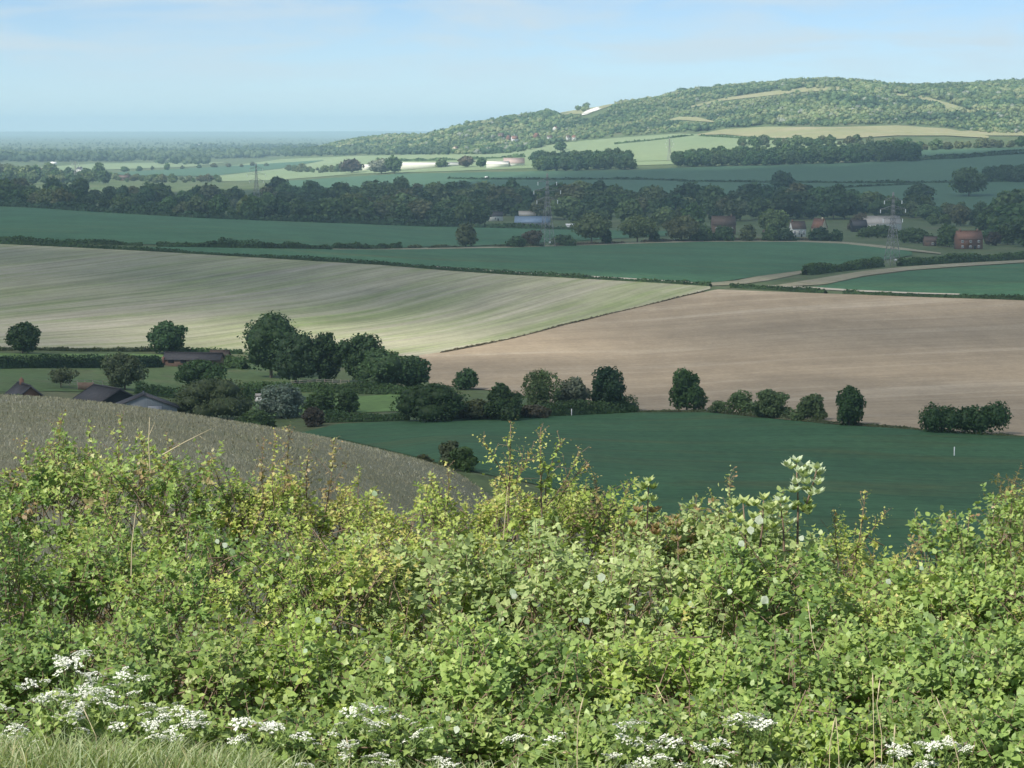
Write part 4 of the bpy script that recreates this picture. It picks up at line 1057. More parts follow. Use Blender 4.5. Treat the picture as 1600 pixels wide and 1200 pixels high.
# post and rail fence under the clump
def rail_fence(name, label, pts, n, hm=1.2, rails=3, Y=None, mat_=None, cat='fence', thick=.12):
    P = np.array([at(p[0], Y, p[1]) if Y else hit(*p) for p in pts]); t = np.linspace(0, 1, n)
    seg = np.concatenate([[0], np.cumsum(np.linalg.norm(np.diff(P[:, :2], axis=0), axis=1))]); seg /= seg[-1]
    X = np.interp(t, seg, P[:, 0]); Yq = np.interp(t, seg, P[:, 1]); Z = ground(X, Yq)
    e = empty(name, (X[0], Yq[0], Z[0])); tag(e, label, cat)
    o = np.array([X[0], Yq[0], Z[0]])
    for i in range(n):
        a = np.array([X[i], Yq[i], Z[i]]) - o
        MB().box(a[0] - thick / 2, a[0] + thick / 2, a[1] - thick / 2, a[1] + thick / 2, a[2] - .3, a[2] + hm).build('post', mat_ or B_wood, e)
        if i < n - 1:
            c = np.array([X[i + 1], Yq[i + 1], Z[i + 1]]) - o
            for k in range(rails):
                h_ = hm * (k + .7) / rails
                MB().bar((a[0], a[1] - thick * .7, a[2] + h_), (c[0], c[1] - thick * .7, c[2] + h_), thick * .6).build('rail', mat_ or B_wood, e)
    return e
rail_fence('rail_fence', 'grey post and rail fence under the tall dark clump', [(455, 603), (500, 601), (545, 602)], 8, 1.3)
rail_fence('rail_fence', 'grey rail fence across the pasture behind the barn', [(96, 604), (150, 603), (180, 605)], 7, 1.3)
rail_fence('wire_fence', 'wire fence with thin grey posts at the meadow foot', [(900, 775), (960, 790), (1040, 806), (1110, 818)], 14, 1.1, 2, Y=222, thick=.07)
def pole(name, label, pos, h, rad, m_):
    e = empty(name, pos); tag(e, label, 'post')
    MB().tube([(0, 0, -.3), (0, 0, h * .5), (0, 0, h)], [rad, rad, rad * .9], 8).build('shaft', m_, e)
    MB().tube([(0, 0, h), (0, 0, h + rad * .8)], [rad * 1.25, rad * .7], 8).build('cap', m_, e)
pole('marker_post', 'thin white marker post alone in the near wheat', hit(1491, 713), 1.45, .085, B_paint)
pole('fence_post', 'pale slender post at the far edge of the meadow', at(688, 262), 1.5, .07, B_paint)
pole('fence_post', 'short pale post beneath the silvery tree', hit(893, 650), 1.3, .10, B_paint)
x, y, z = at(408, 505)
tr_ = empty('garden_shed', (x, y, z)); tag(tr_, 'small white garden shed beside the blossom bush', 'shed')
MB().box(-1.3, 1.3, -.9, .9, 0, 1.5).build('wall', B_paint, tr_)
r_ = MB(); r_.add([(-1.45, -1.05, 1.5), (1.45, -1.05, 1.5), (1.45, 1.05, 1.5), (-1.45, 1.05, 1.5), (-1.45, 0, 2.0), (1.45, 0, 2.0)], [(0, 1, 5, 4), (2, 3, 4, 5), (0, 4, 3), (1, 2, 5), (0, 3, 2, 1)]); r_.build('roof', B_grey, tr_)

# buildings on the plain
def far_house(name, label, u, v, wpx, hpx, mw, mr, rz=0.0, roof=.45, cat='house', win=3, chim=(), group=None, up=0.0, floors=1, depth=None):
    x, y, z = hit(u, v); px = y / 3743.0
    L, H = wpx * px, hpx * px
    wall, rise = H * (1 - roof), H * roof
    D = depth or min(L * .8, 7.5)
    ws = []
    for f in range(floors):
        z0 = wall / floors * f + wall / floors * .25; hh = wall / floors * .48
        for i in range(win): ws.append(('f', L * ((i + .5) / win - .5), z0, min(1.5, L / win * .45), hh))
    return gable_house(name, label, (x, y, z + up), L, D, wall, rise, rz, mw, mr, ws, [('f', L * .18, 0, 1.1, min(2.1, wall * .8), B_black)] if win else [], [(L * c, .9, 1.1) for c in chim], cat=cat, group=group)
far_house('white_cottage', 'white cottage with brown roof, the lower one by the trees', 1246, 370, 22, 24, B_white, B_btile, math.radians(14), chim=(-.4,))
far_house('white_cottage', 'cream cottage with steep red roof right of the white one', 1280, 367, 19, 25, B_cream, B_tile, math.radians(-42), roof=.55, win=2, chim=(.3,))
far_house('tiled_house', 'brown-roofed house half hidden left of the cottages', 1130, 366, 36, 28, B_brick2, B_btile, math.radians(6), chim=(.35,))
far_house('low_cottage', 'low brown cottage behind the hedge bushes', 1205, 374, 26, 14, B_brick2, B_btile, 0, win=2)
far_house('brick_house', 'two-storey red brick house with tiled roof at the right', 1513, 389, 40, 28, B_brick, B_tile, math.radians(12), roof=.42, chim=(-.35, .35), floors=2)
far_house('brick_outbuilding', 'small brown-roofed outbuilding left of the brick house', 1455, 384, 22, 14, B_brick2, B_btile, math.radians(5), win=1)
far_house('farm_barn', 'big open barn with pale grey roof behind the nearest pylon', 1376, 360, 58, 22, B_white, B_grey, math.radians(6), cat='barn', win=0, roof=.5, depth=16)
far_house('farm_shed', 'dark open-fronted shed joined to the pale-roofed barn', 1342, 362, 22, 18, B_black, B_slate, math.radians(6), cat='shed', win=0, depth=9)
far_house('blue_shed', 'long blue-roofed shed behind the middle pylon', 832, 352, 54, 14, B_corr, B_blue, math.radians(-4), cat='shed', win=0, roof=.65, depth=12)
far_house('pale_shed', 'small pale shed peeping out above the blue roof', 824, 342, 26, 12, B_cream, B_grey, 0, cat='shed', win=2)
far_house('white_shed', 'white-fronted dark shed left of the blue roof', 773, 345, 24, 14, B_white, B_slate, math.radians(10), cat='shed', win=1)
far_house('white_caravan_shed', 'tiny white shed right of the middle pylon', 891, 356, 13, 6, B_paint, B_paint, 0, cat='shed', win=1, roof=.25)
far_house('long_shed', 'very long low cream shed in the sunlit far fields', 672, 263, 96, 9, B_glassroof, B_glassroof, math.radians(2), cat='shed', win=0, roof=.35, depth=14)
far_house('long_shed', 'short cream shed left of the silver-grey tree', 575, 266, 16, 9, B_glassroof, B_glassroof, 0, cat='shed', win=0, roof=.35, depth=14)
far_house('cream_shed', 'cream shed between small dark tree and plantation', 778, 262, 34, 10, B_glassroof, B_glassroof, math.radians(-8), cat='shed', win=0, depth=14)
far_house('red_roof_barn', 'pinkish-roofed barn touching the small plantation', 803, 260, 32, 13, B_white, B_pink, math.radians(4), cat='barn', win=0, roof=.6, depth=14)
for i, (u, v, w, h, mw, mr, l) in enumerate([(6, 272, 14, 9, B_white, B_tile, 'white house with red roof cut by the left edge'), (30, 276, 13, 11, B_white, B_tile, 'brightest white house of the left village'),
        (42, 277, 12, 9, B_brick, B_tile, 'red brick house right of the brightest white house'), (20, 272, 14, 8, B_brick, B_tile, 'red-roofed house above the brightest white house'),
        (62, 271, 16, 8, B_brick2, B_tile, 'red-roofed house hidden behind village trees'), (125, 269, 10, 8, B_white, B_slate, 'lone white house right of the left village'),
        (42, 287.5, 9, 4, B_white, B_white, 'low white shed in front of the left village'), (126, 285, 8, 3, B_white, B_white, 'tiny white shed below the lone white house'), (195, 282, 18, 8, B_brick2, B_btile, 'brown barn at the left end of the sunlit hedgerow'),
        (84, 257, 9, 4, B_white, B_white, 'small white barn in front of the far tree band'), (310, 229.5, 15, 4, B_white, B_white, 'tiny white warehouse on the blue horizon')]):
    far_house('village_house' if h > 6 else 'white_barn', l, u, v, w, h, mw, mr, math.radians([10, -20, 30, 0, 15, -35][i % 6]), win=2 if h > 6 else 0, cat='house' if h > 6 else 'barn')
for i, (u, v, w, h, mw, l) in enumerate([(795, 222, 9, 8, B_brick, 'red house low in the hill wood, left of the pair'), (804, 225, 10, 9, B_white, 'white-gabled house below the hill wood'), (783, 217, 8, 6, B_brick, 'small brick house highest among the wood-edge houses'),
        (838, 219, 9, 8, B_brick, 'red brick house in the wood under the chalk scar'), (859, 221, 8, 6, B_white, 'pale house right of the red brick one in the wood'), (868, 206, 10, 5, B_white, 'white house highest up the wooded slope'),
        (888, 222, 6, 7, B_white, 'left white gable of the pair at the wood edge'), (897, 222, 6, 7, B_white, 'right white gable of the pair at the wood edge'), (712, 238, 9, 6, B_cream, 'small cream house at the foot of the wood')]):
    far_house('hill_house', l, u, v, w, h, mw, B_tile if i % 2 else B_btile, math.radians([70, 20, -30, 60, 10][i % 5]), win=2, up=4)
# a white van on the far lane
x, y, z = hit(761, 279)
vn = empty('white_van', (x, y, z), math.radians(8)); tag(vn, 'white van on the lane in the far shaded field', 'van')
vb = MB(); prof = [(-3.2, .5), (3.3, .5), (3.3, 1.5), (2.6, 1.7), (1.9, 2.7), (-3.0, 2.8), (-3.2, 2.6)]
for s_ in (-1.1, 1.1): pass
nP = len(prof); vb.add([(a, -1.1, b_) for a, b_ in prof] + [(a, 1.1, b_) for a, b_ in prof], [tuple(range(nP)), tuple(range(2 * nP - 1, nP - 1, -1))] + [(i, i + nP, (i + 1) % nP + nP, (i + 1) % nP) for i in range(nP)])
vb.build('body', B_paint, vn)
for wx in (-2.0, 2.1):
    for wy in (-1.12, 1.12): MB().tube([(wx, wy - .12, .45), (wx, wy + .12, .45)], [.45, .45], 12).build('wheel', B_black, vn)
MB().add([(2.0, -1.12, 1.75), (2.55, -1.12, 1.75), (2.0, -1.12, 2.55)], [(0, 1, 2)])

# ------------------------------------------------------------------ pylons
def pylon(label, u, v, hpx, rz):
    x, y, z = hit(u, v); h = hpx * y / 3743.0
    e = empty('pylon', (x, y, z), rz); tag(e, label, 'pylon', 'pylons crossing the plain')
    b0, wz = h * .085, .62
    def wd(f): return b0 * (1 - f / wz * .72) if f < wz else b0 * .28 * (1 - (f - wz) / (1 - wz) * .75)
    lv = [0, .12, .23, .33, .42, .50, .57, .62, .69, .76, .83, .90, 1.0]; sg = ((-1, -1), (1, -1), (1, 1), (-1, 1))
    for a, b_ in sg:
        l = MB()
        for i in range(len(lv) - 1): l.bar((a * wd(lv[i]), b_ * wd(lv[i]), lv[i] * h), (a * wd(lv[i + 1]), b_ * wd(lv[i + 1]), lv[i + 1] * h), .24 if i < 6 else .18)
        l.build('leg', B_steel, e)
    br = MB()
    for i in range(len(lv) - 1):
        f0, f1 = lv[i], lv[i + 1]
        for k in range(4):
            a, c = sg[k], sg[(k + 1) % 4]
            p0 = (a[0] * wd(f0), a[1] * wd(f0), f0 * h); p1 = (c[0] * wd(f1), c[1] * wd(f1), f1 * h)
            q0 = (c[0] * wd(f0), c[1] * wd(f0), f0 * h); q1 = (a[0] * wd(f1), a[1] * wd(f1), f1 * h)
            br.bar(p0, p1, .10); br.bar(q0, q1, .10)
            br.bar((a[0] * wd(f1), a[1] * wd(f1), f1 * h), (c[0] * wd(f1), c[1] * wd(f1), f1 * h), .10)
    br.build('bracing', B_steel, e)
    for f, arm in ((.64, .155), (.77, .20), (.89, .14)):
        for s in (-1, 1):
            ar = MB(); t_ = (s * arm * h, 0, f * h)
            for b_ in (-1, 1):
                ar.bar((s * wd(f), b_ * wd(f), f * h), t_, .14); ar.bar((s * wd(f + .04), b_ * wd(f + .04), (f + .045) * h), t_, .11)
            for q in (.35, .65): ar.bar((s * (wd(f) + (arm * h - wd(f)) * q), 0, f * h), (s * (wd(f) + (arm * h - wd(f)) * q), 0, (f + .045 * (1 - q)) * h), .14)
            arm_o = ar.build('crossarm', B_steel, e)
            ins = MB(); pts = []; rad = []
            for k in range(9):
                pts.append((t_[0], 0, t_[2] - .2 - k * .055 * h / 9)); rad.append(.30 if k % 2 else .16)
            ins.tube(pts, rad, 7).build('insulator', B_ceram, arm_o)
    MB().box(-.6, .6, -b0 - .15, -b0 - .05, 2.6, 3.6).build('warning_plate', B_paint, e)
pylon('farthest left steel pylon, standing in the dark tree belt', 401, 330, 74, math.radians(24))
pylon('tall steel pylon in the middle, right of the blue shed', 855, 386, 114, math.radians(24))
pylon('steel pylon at the right, by the tall bushy hedges', 1394, 415, 114, math.radians(24))
pylon('tiny pylon in the bright field below the hill', 1046, 252, 36, math.radians(24))
pylon('tiny faint pylon behind the lone white house on the left', 118, 286, 34, math.radians(24))

# ------------------------------------------------------------------ the foreground hedge
def shrub_leaf_mat(name, tint_attr):
    m, t, b = mat(name); g = G(t)
    base = g.n('ShaderNodeAttribute', attribute_name='tint').outputs['Color'] if tint_attr else g.n('ShaderNodeObjectInfo').outputs['Color']
    back = g.n('ShaderNodeNewGeometry').outputs['Backfacing']
    col = g.mix(g.math('MULTIPLY', back, .55), base, g.mix(.5, base, (.42, .46, .36)))     # leaf undersides are paler
    col = g.mix(1.0, col, g.rng(g.noise(g.pos(), 60, 2, .6), .3, .7, .82, 1.18), 'MULTIPLY')
    g.put(b.inputs['Base Color'], col)
    b.inputs['Roughness'].default_value = .45; b.inputs['Specular IOR Level'].default_value = .38
    tl = g.n('ShaderNodeBsdfTranslucent'); g.put(tl.inputs[0], g.mix(1.0, col, (1.35, 1.45, .5), 'MULTIPLY'))
    ms = g.n('ShaderNodeMixShader'); ms.inputs[0].default_value = .30
    t.links.new(b.outputs[0], ms.inputs[1]); t.links.new(tl.outputs[0], ms.inputs[2])
    t.links.new(ms.outputs[0], t.nodes['Material Output'].inputs[0])
    return m
M_sleaf = shrub_leaf_mat('shrub_leaf', True)
M_oneleaf = shrub_leaf_mat('single_leaf', False)
m, t, b = mat('twig_bark'); g = G(t)
g.put(b.inputs['Base Color'], g.mix(g.noise(g.pos(), 25, 3), (.13, .085, .055), (.26, .19, .13)))
b.inputs['Roughness'].default_value = .8
M_twig = m
m, t, b = mat('dry_straw'); g = G(t)
g.put(b.inputs['Base Color'], g.mix(g.noise(g.pos(), 12, 3), (.42, .34, .20), (.56, .48, .32)))
b.inputs['Roughness'].default_value = .8
M_straw = m

# leaf outlines: x along the leaf, y across, z up; unit length
def ovate(wd, curl=.10):
    P = [(0, 0, 0), (.28, wd, .05), (.28, -wd, .01), (.66, wd * .82, 0), (.66, -wd * .82, -.05), (1, 0, -curl)]
    return np.array(P), [np.array([(0, 2, 1), (3, 4, 5)]), np.array([(1, 2, 4, 3)])]
def lobed():
    P = [(0, 0, 0), (.30, .48, .03), (.50, .22, -.02), (1.0, 0, -.12), (.50, -.22, -.02), (.30, -.48, .03), (.34, 0, -.05)]
    return np.array(P), [np.array([(6, (i + 1) % 6, i) for i in range(6)])]
LEAF = {'ovate': ovate(.33), 'lance': ovate(.23, .05), 'round': ovate(.43, .06), 'narrow': ovate(.20, .16), 'lobed': lobed()}

def frames(axis, nrm):
    a = axis / np.maximum(np.linalg.norm(axis, axis=1, keepdims=True), 1e-6)
    n = nrm - (nrm * a).sum(1, keepdims=True) * a
    n /= np.maximum(np.linalg.norm(n, axis=1, keepdims=True), 1e-6)
    return a, np.cross(n, a), n
def leaves_mesh(name, kind, pos, axis, nrm, size, tint, r):
    T, FS = LEAF[kind]; k = len(pos)
    a, s, n = frames(axis, nrm)
    wv = r.uniform(.8, 1.2, (k, 1, 1)); cv = r.uniform(.2, 2.2, (k, 1, 1))
    V = pos[:, None] + size[:, None, None] * (T[None, :, 0:1] * a[:, None] + T[None, :, 1:2] * wv * s[:, None] + T[None, :, 2:3] * cv * n[:, None])
    F = [(f[None] + (np.arange(k) * len(T))[:, None, None]).reshape(-1, f.shape[1]) for f in FS]
    return mesh_np(name, V.reshape(-1, 3), F, M_sleaf, False, attrs={'tint': np.repeat(tint, len(T), 0)})
LEAF_ME = {k: mesh_np('leaf', T, FS, M_oneleaf) for k, (T, FS) in LEAF.items()}

PALS = {'maple': [(.075, .150, .050), (.11, .20, .062), (.16, .26, .075), (.23, .32, .10), (.30, .33, .14)],
        'hawthorn': [(.10, .17, .045), (.16, .25, .06), (.23, .32, .085), (.30, .37, .12), (.34, .33, .13)],
        'dogwood': [(.085, .16, .05), (.13, .22, .07), (.19, .29, .09), (.26, .35, .13)],
        'wayfaring': [(.13, .20, .085), (.19, .27, .12), (.26, .34, .165), (.34, .41, .23)],
        'whitebeam': [(.30, .37, .20), (.40, .47, .29), (.50, .56, .38)],
        'bramble': [(.075, .140, .045), (.115, .19, .058), (.17, .25, .08), (.23, .30, .12)],
        'spindle': [(.14, .23, .05), (.19, .29, .07), (.25, .34, .10)],
        'juniper': [(.22, .16, .05), (.17, .16, .055), (.30, .21, .07)],
        'bronze': [(.17, .12, .07), (.22, .18, .10), (.20, .24, .11)]}
for _k in PALS: PALS[_k] = [(c[0] * 1.48, c[1] * 1.32, c[2] * 1.18) for c in PALS[_k]]
PALS['wayfaring'] = [(q[0] * .97, q[1], q[2] * .95) for q in PALS['wayfaring']]
PALS['whitebeam'] = [(.36, .43, .27), (.46, .53, .36), (.56, .62, .47)]
PALS['juniper'] = [(.22, .19, .07), (.17, .17, .06), (.27, .22, .08)]
SPEC = {'maple': ('lobed', .031), 'hawthorn': ('lobed', .025), 'dogwood': ('ovate', .037), 'wayfaring': ('ovate', .037), 'whitebeam': ('ovate', .046), 'bramble': ('ovate', .032), 'spindle': ('ovate', .033), 'juniper': ('narrow', .04), 'bronze': ('ovate', .030)}
SHRUBS = []
def pick(pal, f):
    pal = np.array(pal); k = np.clip(f, 0, .999) * (len(pal) - 1); i = k.astype(int); t = (k - i)[:, None]
    return pal[i] * (1 - t) + pal[np.minimum(i + 1, len(pal) - 1)] * t
def twig_leaves(p0, d, ln, nl, size, r, spread=.95):
    """leaves along twigs p0 + d*t: returns pos, axis, normal, size arrays"""
    T = len(p0)
    t = np.linspace(.12, 1.0, nl)[None, :] + r.uniform(-.04, .04, (T, nl))
    pos = p0[:, None] + d[:, None] * (t * ln[:, None])[..., None]
    pos = pos + np.array([0, 0, -1.0]) * ((t ** 2) * ln[:, None] * .12)[..., None]
    roll = np.arange(nl)[None, :] * 2.4 + r.uniform(0, 6.28, (T, 1)) + r.uniform(-.4, .4, (T, nl))
    ref = np.where(np.abs(d[:, 2:3]) < .9, np.array([[0, 0, 1.0]]), np.array([[1.0, 0, 0]]))
    e1 = np.cross(d, ref); e1 /= np.linalg.norm(e1, axis=1, keepdims=True); e2 = np.cross(d, e1)
    rad = np.cos(roll)[..., None] * e1[:, None] + np.sin(roll)[..., None] * e2[:, None]
    ax = rad * spread + d[:, None] * (.35 + .7 * t[..., None] ** 2) + np.array([0, 0, -.12])
    nr = d[:, None] * .55 + np.array([-.12, -.22, .80]) + r.normal(size=(T, nl, 3)) * .38
    sz = size * (1.08 - .42 * t ** 3) * r.uniform(.6, 1.3, (T, nl))
    return pos.reshape(-1, 3), ax.reshape(-1, 3), nr.reshape(-1, 3), sz.ravel(), t.ravel()
def shrub(label, u, vtop, Y, rx, ry, kind, mix=None, twigs=300, nl=11, light=0.0, seed=None, name='hedge_shrub', singles=14, group='shrubs of the foreground hedge'):
    sd = len(SHRUBS) + 1; r = np.random.default_rng(2000 + sd)
    x = az_of(u, vtop) * Y; ztop = elev(vtop) * Y; zg = float(ground(x, Y)); h = ztop - zg
    e = empty(name, (x, Y, zg)); tag(e, label, 'shrub', group)
    SHRUBS.append((e, x, Y, ztop))
    band = min(h, .95); cz = h - band          # twigs fill the part of the shrub that shows above its neighbours
    q = np.sqrt(r.uniform(0, 1, twigs)); an = r.uniform(0, 2 * np.pi, twigs); cap = r.uniform(0, 1, twigs) < .42
    sfr = np.where(cap, 1 - .16 * q ** 3, r.uniform(0, .93, twigs)); rho = np.where(cap, q, (1 - np.clip(sfr, 0, 1) ** 5) ** .5)
    an = np.where(cap | (r.uniform(0, 1, twigs) < .3), an, -np.pi / 2 + r.normal(size=twigs) * .9)
    d = np.stack([np.cos(an) * rho, np.sin(an) * rho, np.where(cap, .9, .25)], -1); T = twigs
    lump = 1 + .26 * np.sin(an * 3 + sd) * np.sin(sfr * 8 + 2 * sd) + .16 * np.sin(an * 5 + sfr * 11 + sd)
    f = np.where(r.uniform(0, 1, T) < .78, r.uniform(.84, 1.02, T), r.uniform(.4, .84, T)) * lump
    tip = np.stack([d[:, 0] * rx * f, d[:, 1] * ry * f, band * sfr * (1 + .07 * np.sin(d[:, 0] * 6 + sd * 1.3) + .06 * np.sin(d[:, 1] * 7 + d[:, 0] * 9 + sd)) + r.uniform(-.06, .03, T)], -1)
    d = d / np.linalg.norm(d, axis=1, keepdims=True); rz = band
    hole = vnoise((tip[:, 0] + x) * 11, (tip[:, 2] + zg) * 12, 400 + sd % 7, 3) < -.36      # hollows between the sprays
    d, tip = d[~hole], tip[~hole]; T = len(d)
    td = d * np.array([.8, .8, .55]) + np.array([0, 0, .55]) + r.normal(size=(T, 3)) * .35
    td /= np.linalg.norm(td, axis=1, keepdims=True)
    ln = r.uniform(.10, .22, T) * (1.15 if kind != 'hawthorn' else .9)
    p0 = tip - td * ln[:, None] * .85 + np.array([0, 0, cz])
    shape, size = SPEC[kind]
    if mix:
        sel = r.uniform(0, 1, T) < mix[1]
    else: sel = np.zeros(T, bool)
    # patches of one twig colour: whole sprays are younger or older than others
    spray = .42 + light + .26 * np.sin(d[:, 0] * 3.1 + sd * 1.7) * np.sin(d[:, 2] * 3.7 + sd) + r.normal(size=T) * .16
    for kk, msk, nm in ((kind, ~sel, 'foliage'), (mix[0] if mix else kind, sel, 'foliage')):
        if msk.sum() < 2: continue
        sh, sz_ = SPEC[kk]
        pos, ax, nr, sz, tt = twig_leaves(p0[msk], td[msk], ln[msk], nl, sz_, r)
        tf = np.repeat(spray[msk], nl) + r.normal(size=len(pos)) * .09 + .25 * (tt - .6)
        tint = pick(PALS[kk], tf)
        # a few of the largest, nearest leaves are leaves of their own
        if nm == 'foliage' and msk.sum() > T / 2 and singles:
            front = -pos[:, 1] + sz * 25 + (pos[:, 2] - cz) * .3
            idx = np.argsort(-front)[:singles * 6:6]
            a_, s_, n_ = frames(ax[idx], nr[idx])
            for q, i in enumerate(idx):
                o = bpy.data.objects.new('leaf', LEAF_ME[sh]); link(o, e)
                k = sz[i] * 1.12
                o.matrix_local = Matrix(((a_[q][0] * k, s_[q][0] * k, n_[q][0] * k, pos[i][0]), (a_[q][1] * k, s_[q][1] * k, n_[q][1] * k, pos[i][1]), (a_[q][2] * k, s_[q][2] * k, n_[q][2] * k, pos[i][2]), (0, 0, 0, 1)))
                o.color = (*tint[i], 1)
            keepm = np.ones(len(pos), bool); keepm[idx] = False
            pos, ax, nr, sz, tint = pos[keepm], ax[keepm], nr[keepm], sz[keepm], tint[keepm]
        o = obj(nm, leaves_mesh(nm, sh, pos, ax, nr, sz, tint, r), e); o['kind'] = 'stuff'
    # twigs joined into one part, main stems one by one
    tw = MB()
    for i in range(0, T, 2):
        a = p0[i]; b_ = a + td[i] * ln[i]
        tw.tube([tuple(a - td[i] * .12), tuple(a), tuple(b_ + np.array([0, 0, -.12 * ln[i]]))], [.0032, .0026, .0012], 3)
    o = tw.build('twigs', M_twig, e); o['kind'] = 'stuff'
    for i in range(4):
        a = r.uniform(0, 6.28); q = np.array([math.cos(a) * rx * .55, math.sin(a) * ry * .55, cz + rz * r.uniform(.4, .75)])
        MB().tube([(q[0] * .12, q[1] * .12, -.12), (q[0] * .45, q[1] * .45, q[2] * .45), tuple(q)], [.016, .011, .005], 6).build('stem', M_twig, e, True)
    return e
def shoot(u0, v0, u1, v1, Y, kind, nl=16, size=None, bend=0.0, thick=.0035, start=.25, light=.1, side=0, name='shoot'):
    """a long shoot standing out above the hedge from (u0, v0) to (u1, v1) at distance Y"""
    sd = int(u1 * 7 + v1); r = np.random.default_rng(sd)
    a = np.array([az_of(u0, v0) * Y, Y, elev(v0) * Y]); c = np.array([az_of(u1, v1) * (Y - .05), Y - .05, elev(v1) * (Y - .05)])
    own = min(SHRUBS, key=lambda s: (s[1] - a[0]) ** 2 + 3 * (s[2] - a[1]) ** 2)[0]
    o_ = np.array(own.location)
    b_ = (a + c) / 2 + np.array([bend + r.uniform(-.05, .05), r.uniform(-.03, .03), r.uniform(-.03, .05)])
    ts = np.linspace(0, 1, 7)[:, None]; P = (1 - ts) ** 2 * a + 2 * ts * (1 - ts) * b_ + ts ** 2 * c - o_
    st = MB().tube([tuple(p) for p in P], list(np.linspace(thick, thick * .35, 7)), 5).build(name, M_twig, own, True)
    sh, sz_ = SPEC[kind]; sz_ = size or sz_
    pts = [np.interp(np.linspace(start, 1, nl), np.linspace(0, 1, 7), P[:, i]) for i in range(3)]; pts = np.stack(pts, -1)
    d = np.repeat(((c - a) / np.linalg.norm(c - a))[None], nl, 0)
    # each node carries a short spur with a few leaves, longer low down
    reps = 2
    p0 = np.repeat(pts, reps, 0); dd = np.repeat(d, reps, 0) + r.normal(size=(nl * reps, 3)) * .9
    dd /= np.linalg.norm(dd, axis=1, keepdims=True)
    prog = np.repeat(np.linspace(0, 1, nl), reps)
    ln = .115 * (1.15 - .75 * prog) * r.uniform(.1, 1.25, nl * reps) ** 1.3 + .006
    pos, ax, nr, sz, tt = twig_leaves(p0, dd, ln, 3, sz_ * .95, r)
    sz = sz * np.repeat(1.05 - .45 * prog, 3)
    f = .45 + light + .25 * np.repeat(prog, 3) + r.normal(size=len(pos)) * .2
    tint = pick(PALS[kind], f)
    tipm = (np.repeat(prog, 3) > .82) & (r.uniform(0, 1, len(pos)) < .28); tint[tipm] = np.array([.33, .22, .11]) * r.uniform(.8, 1.2, (tipm.sum(), 1))
    o = obj('foliage', leaves_mesh('foliage', sh, pos, ax, nr, sz, tint, r), st); o['kind'] = 'stuff'
    sp = MB()
    for i in range(0, len(p0), 2): sp.tube([tuple(p0[i]), tuple(p0[i] + dd[i] * ln[i])], [.0018, .001], 3)
    o = sp.build('spurs', M_twig, st); o['kind'] = 'stuff'

BACK = [(-70, 716, 'maple', 'back-row maple shrub cut by the left edge'), (105, 705, 'maple', 'back-row maple shrub highest at the far left'), (255, 715, 'maple', 'back-row shrub with long arching shoots left of the first dip'),
        (400, 752, 'hawthorn', 'back-row hawthorn left of the cluster of reddish shoots'), (540, 775, 'hawthorn', 'yellow-green back-row hawthorn before the dry meadow'), (680, 780, 'hawthorn', 'back-row hawthorn left of the two tall shoots'),
        (810, 775, 'hawthorn', 'back-row hawthorn carrying the two tallest leafy shoots'), (930, 770, 'hawthorn', 'back-row hawthorn right of the two tallest shoots'), (1060, 812, 'wayfaring', 'back-row grey-green shrub below the bronze shoot'),
        (1195, 815, 'wayfaring', 'back-row shrub carrying the pale whitebeam shoot'), (1320, 845, 'hawthorn', 'back-row hawthorn right of the pale shoot'), (1420, 890, 'hawthorn', 'lowest back-row shrub at the dip in front of wheat'),
        (1530, 835, 'dogwood', 'back-row dogwood rising towards the right edge'), (1640, 778, 'dogwood', 'back-row dogwood cut by the right edge')]
for i, (u, v, k, l) in enumerate(BACK):
    shrub(l, u, v, 11.7 + .25 * math.sin(i * 2.1), .40, .55, k, mix=('spindle', .12) if k == 'hawthorn' else ('bronze', .10), light=[.02, .05, .08, .12, .22, .16, .18, .12, .05, .08, .10, .12, .12, .12][i], twigs=494)
MID = [(-30, 835, 'maple', 'middle-row maple at the left edge with bluish leaves'), (150, 845, 'maple', 'middle-row maple above the white flower patch'), (330, 840, 'maple', 'middle-row maple with dark hollows at its foot'),
       (500, 850, 'hawthorn', 'middle-row yellow-green hawthorn left of centre'), (665, 860, 'wayfaring', 'middle-row shrub with grey-green rounded leaves'), (830, 850, 'wayfaring', 'middle-row shrub in the centre with pale leaf backs'),
       (1000, 870, 'wayfaring', 'middle-row shrub with the most white leaf backs'), (1170, 870, 'dogwood', 'middle-row dogwood below the pale whitebeam shoot'), (1330, 905, 'dogwood', 'middle-row dogwood below the dip at the right'),
       (1480, 905, 'dogwood', 'middle-row dogwood between the dip and right edge'), (1620, 880, 'dogwood', 'middle-row dogwood cut by the right edge')]
for i, (u, v, k, l) in enumerate(MID):
    shrub(l, u, v, 10.2 + .25 * math.sin(i * 1.7), .42, .55, k, mix=('hawthorn', .18) if k != 'hawthorn' else ('dogwood', .15), light=[-.05, -.02, .02, .16, .06, .06, .05, .02, .08, .12, .12][i], twigs=540)
FRONT = [(-40, 985, 'bramble', 'front-row dark bramble mound at the left edge'), (120, 975, 'maple', 'front-row maple just above the white flower heads'), (290, 985, 'bramble', 'front-row bramble right of the white flower heads'),
         (440, 985, 'spindle', 'front-row bright yellow-green bush above the grass'), (600, 1000, 'bramble', 'front-row bramble between yellow-green bush and centre'), (760, 985, 'dogwood', 'front-row dogwood with big leaves in the centre'),
         (920, 1000, 'bramble', 'front-row bramble with dark hollows right of centre'), (1030, 1010, 'spindle', 'front-row bright small-leaved bush right of centre'), (1190, 995, 'dogwood', 'front-row dogwood over white flower heads'),
         (1340, 1005, 'dogwood', 'front-row dogwood behind the dry stalks'), (1490, 1000, 'dogwood', 'front-row dogwood with pointed leaves near right edge'), (1640, 1000, 'dogwood', 'front-row dogwood cut by the right edge')]
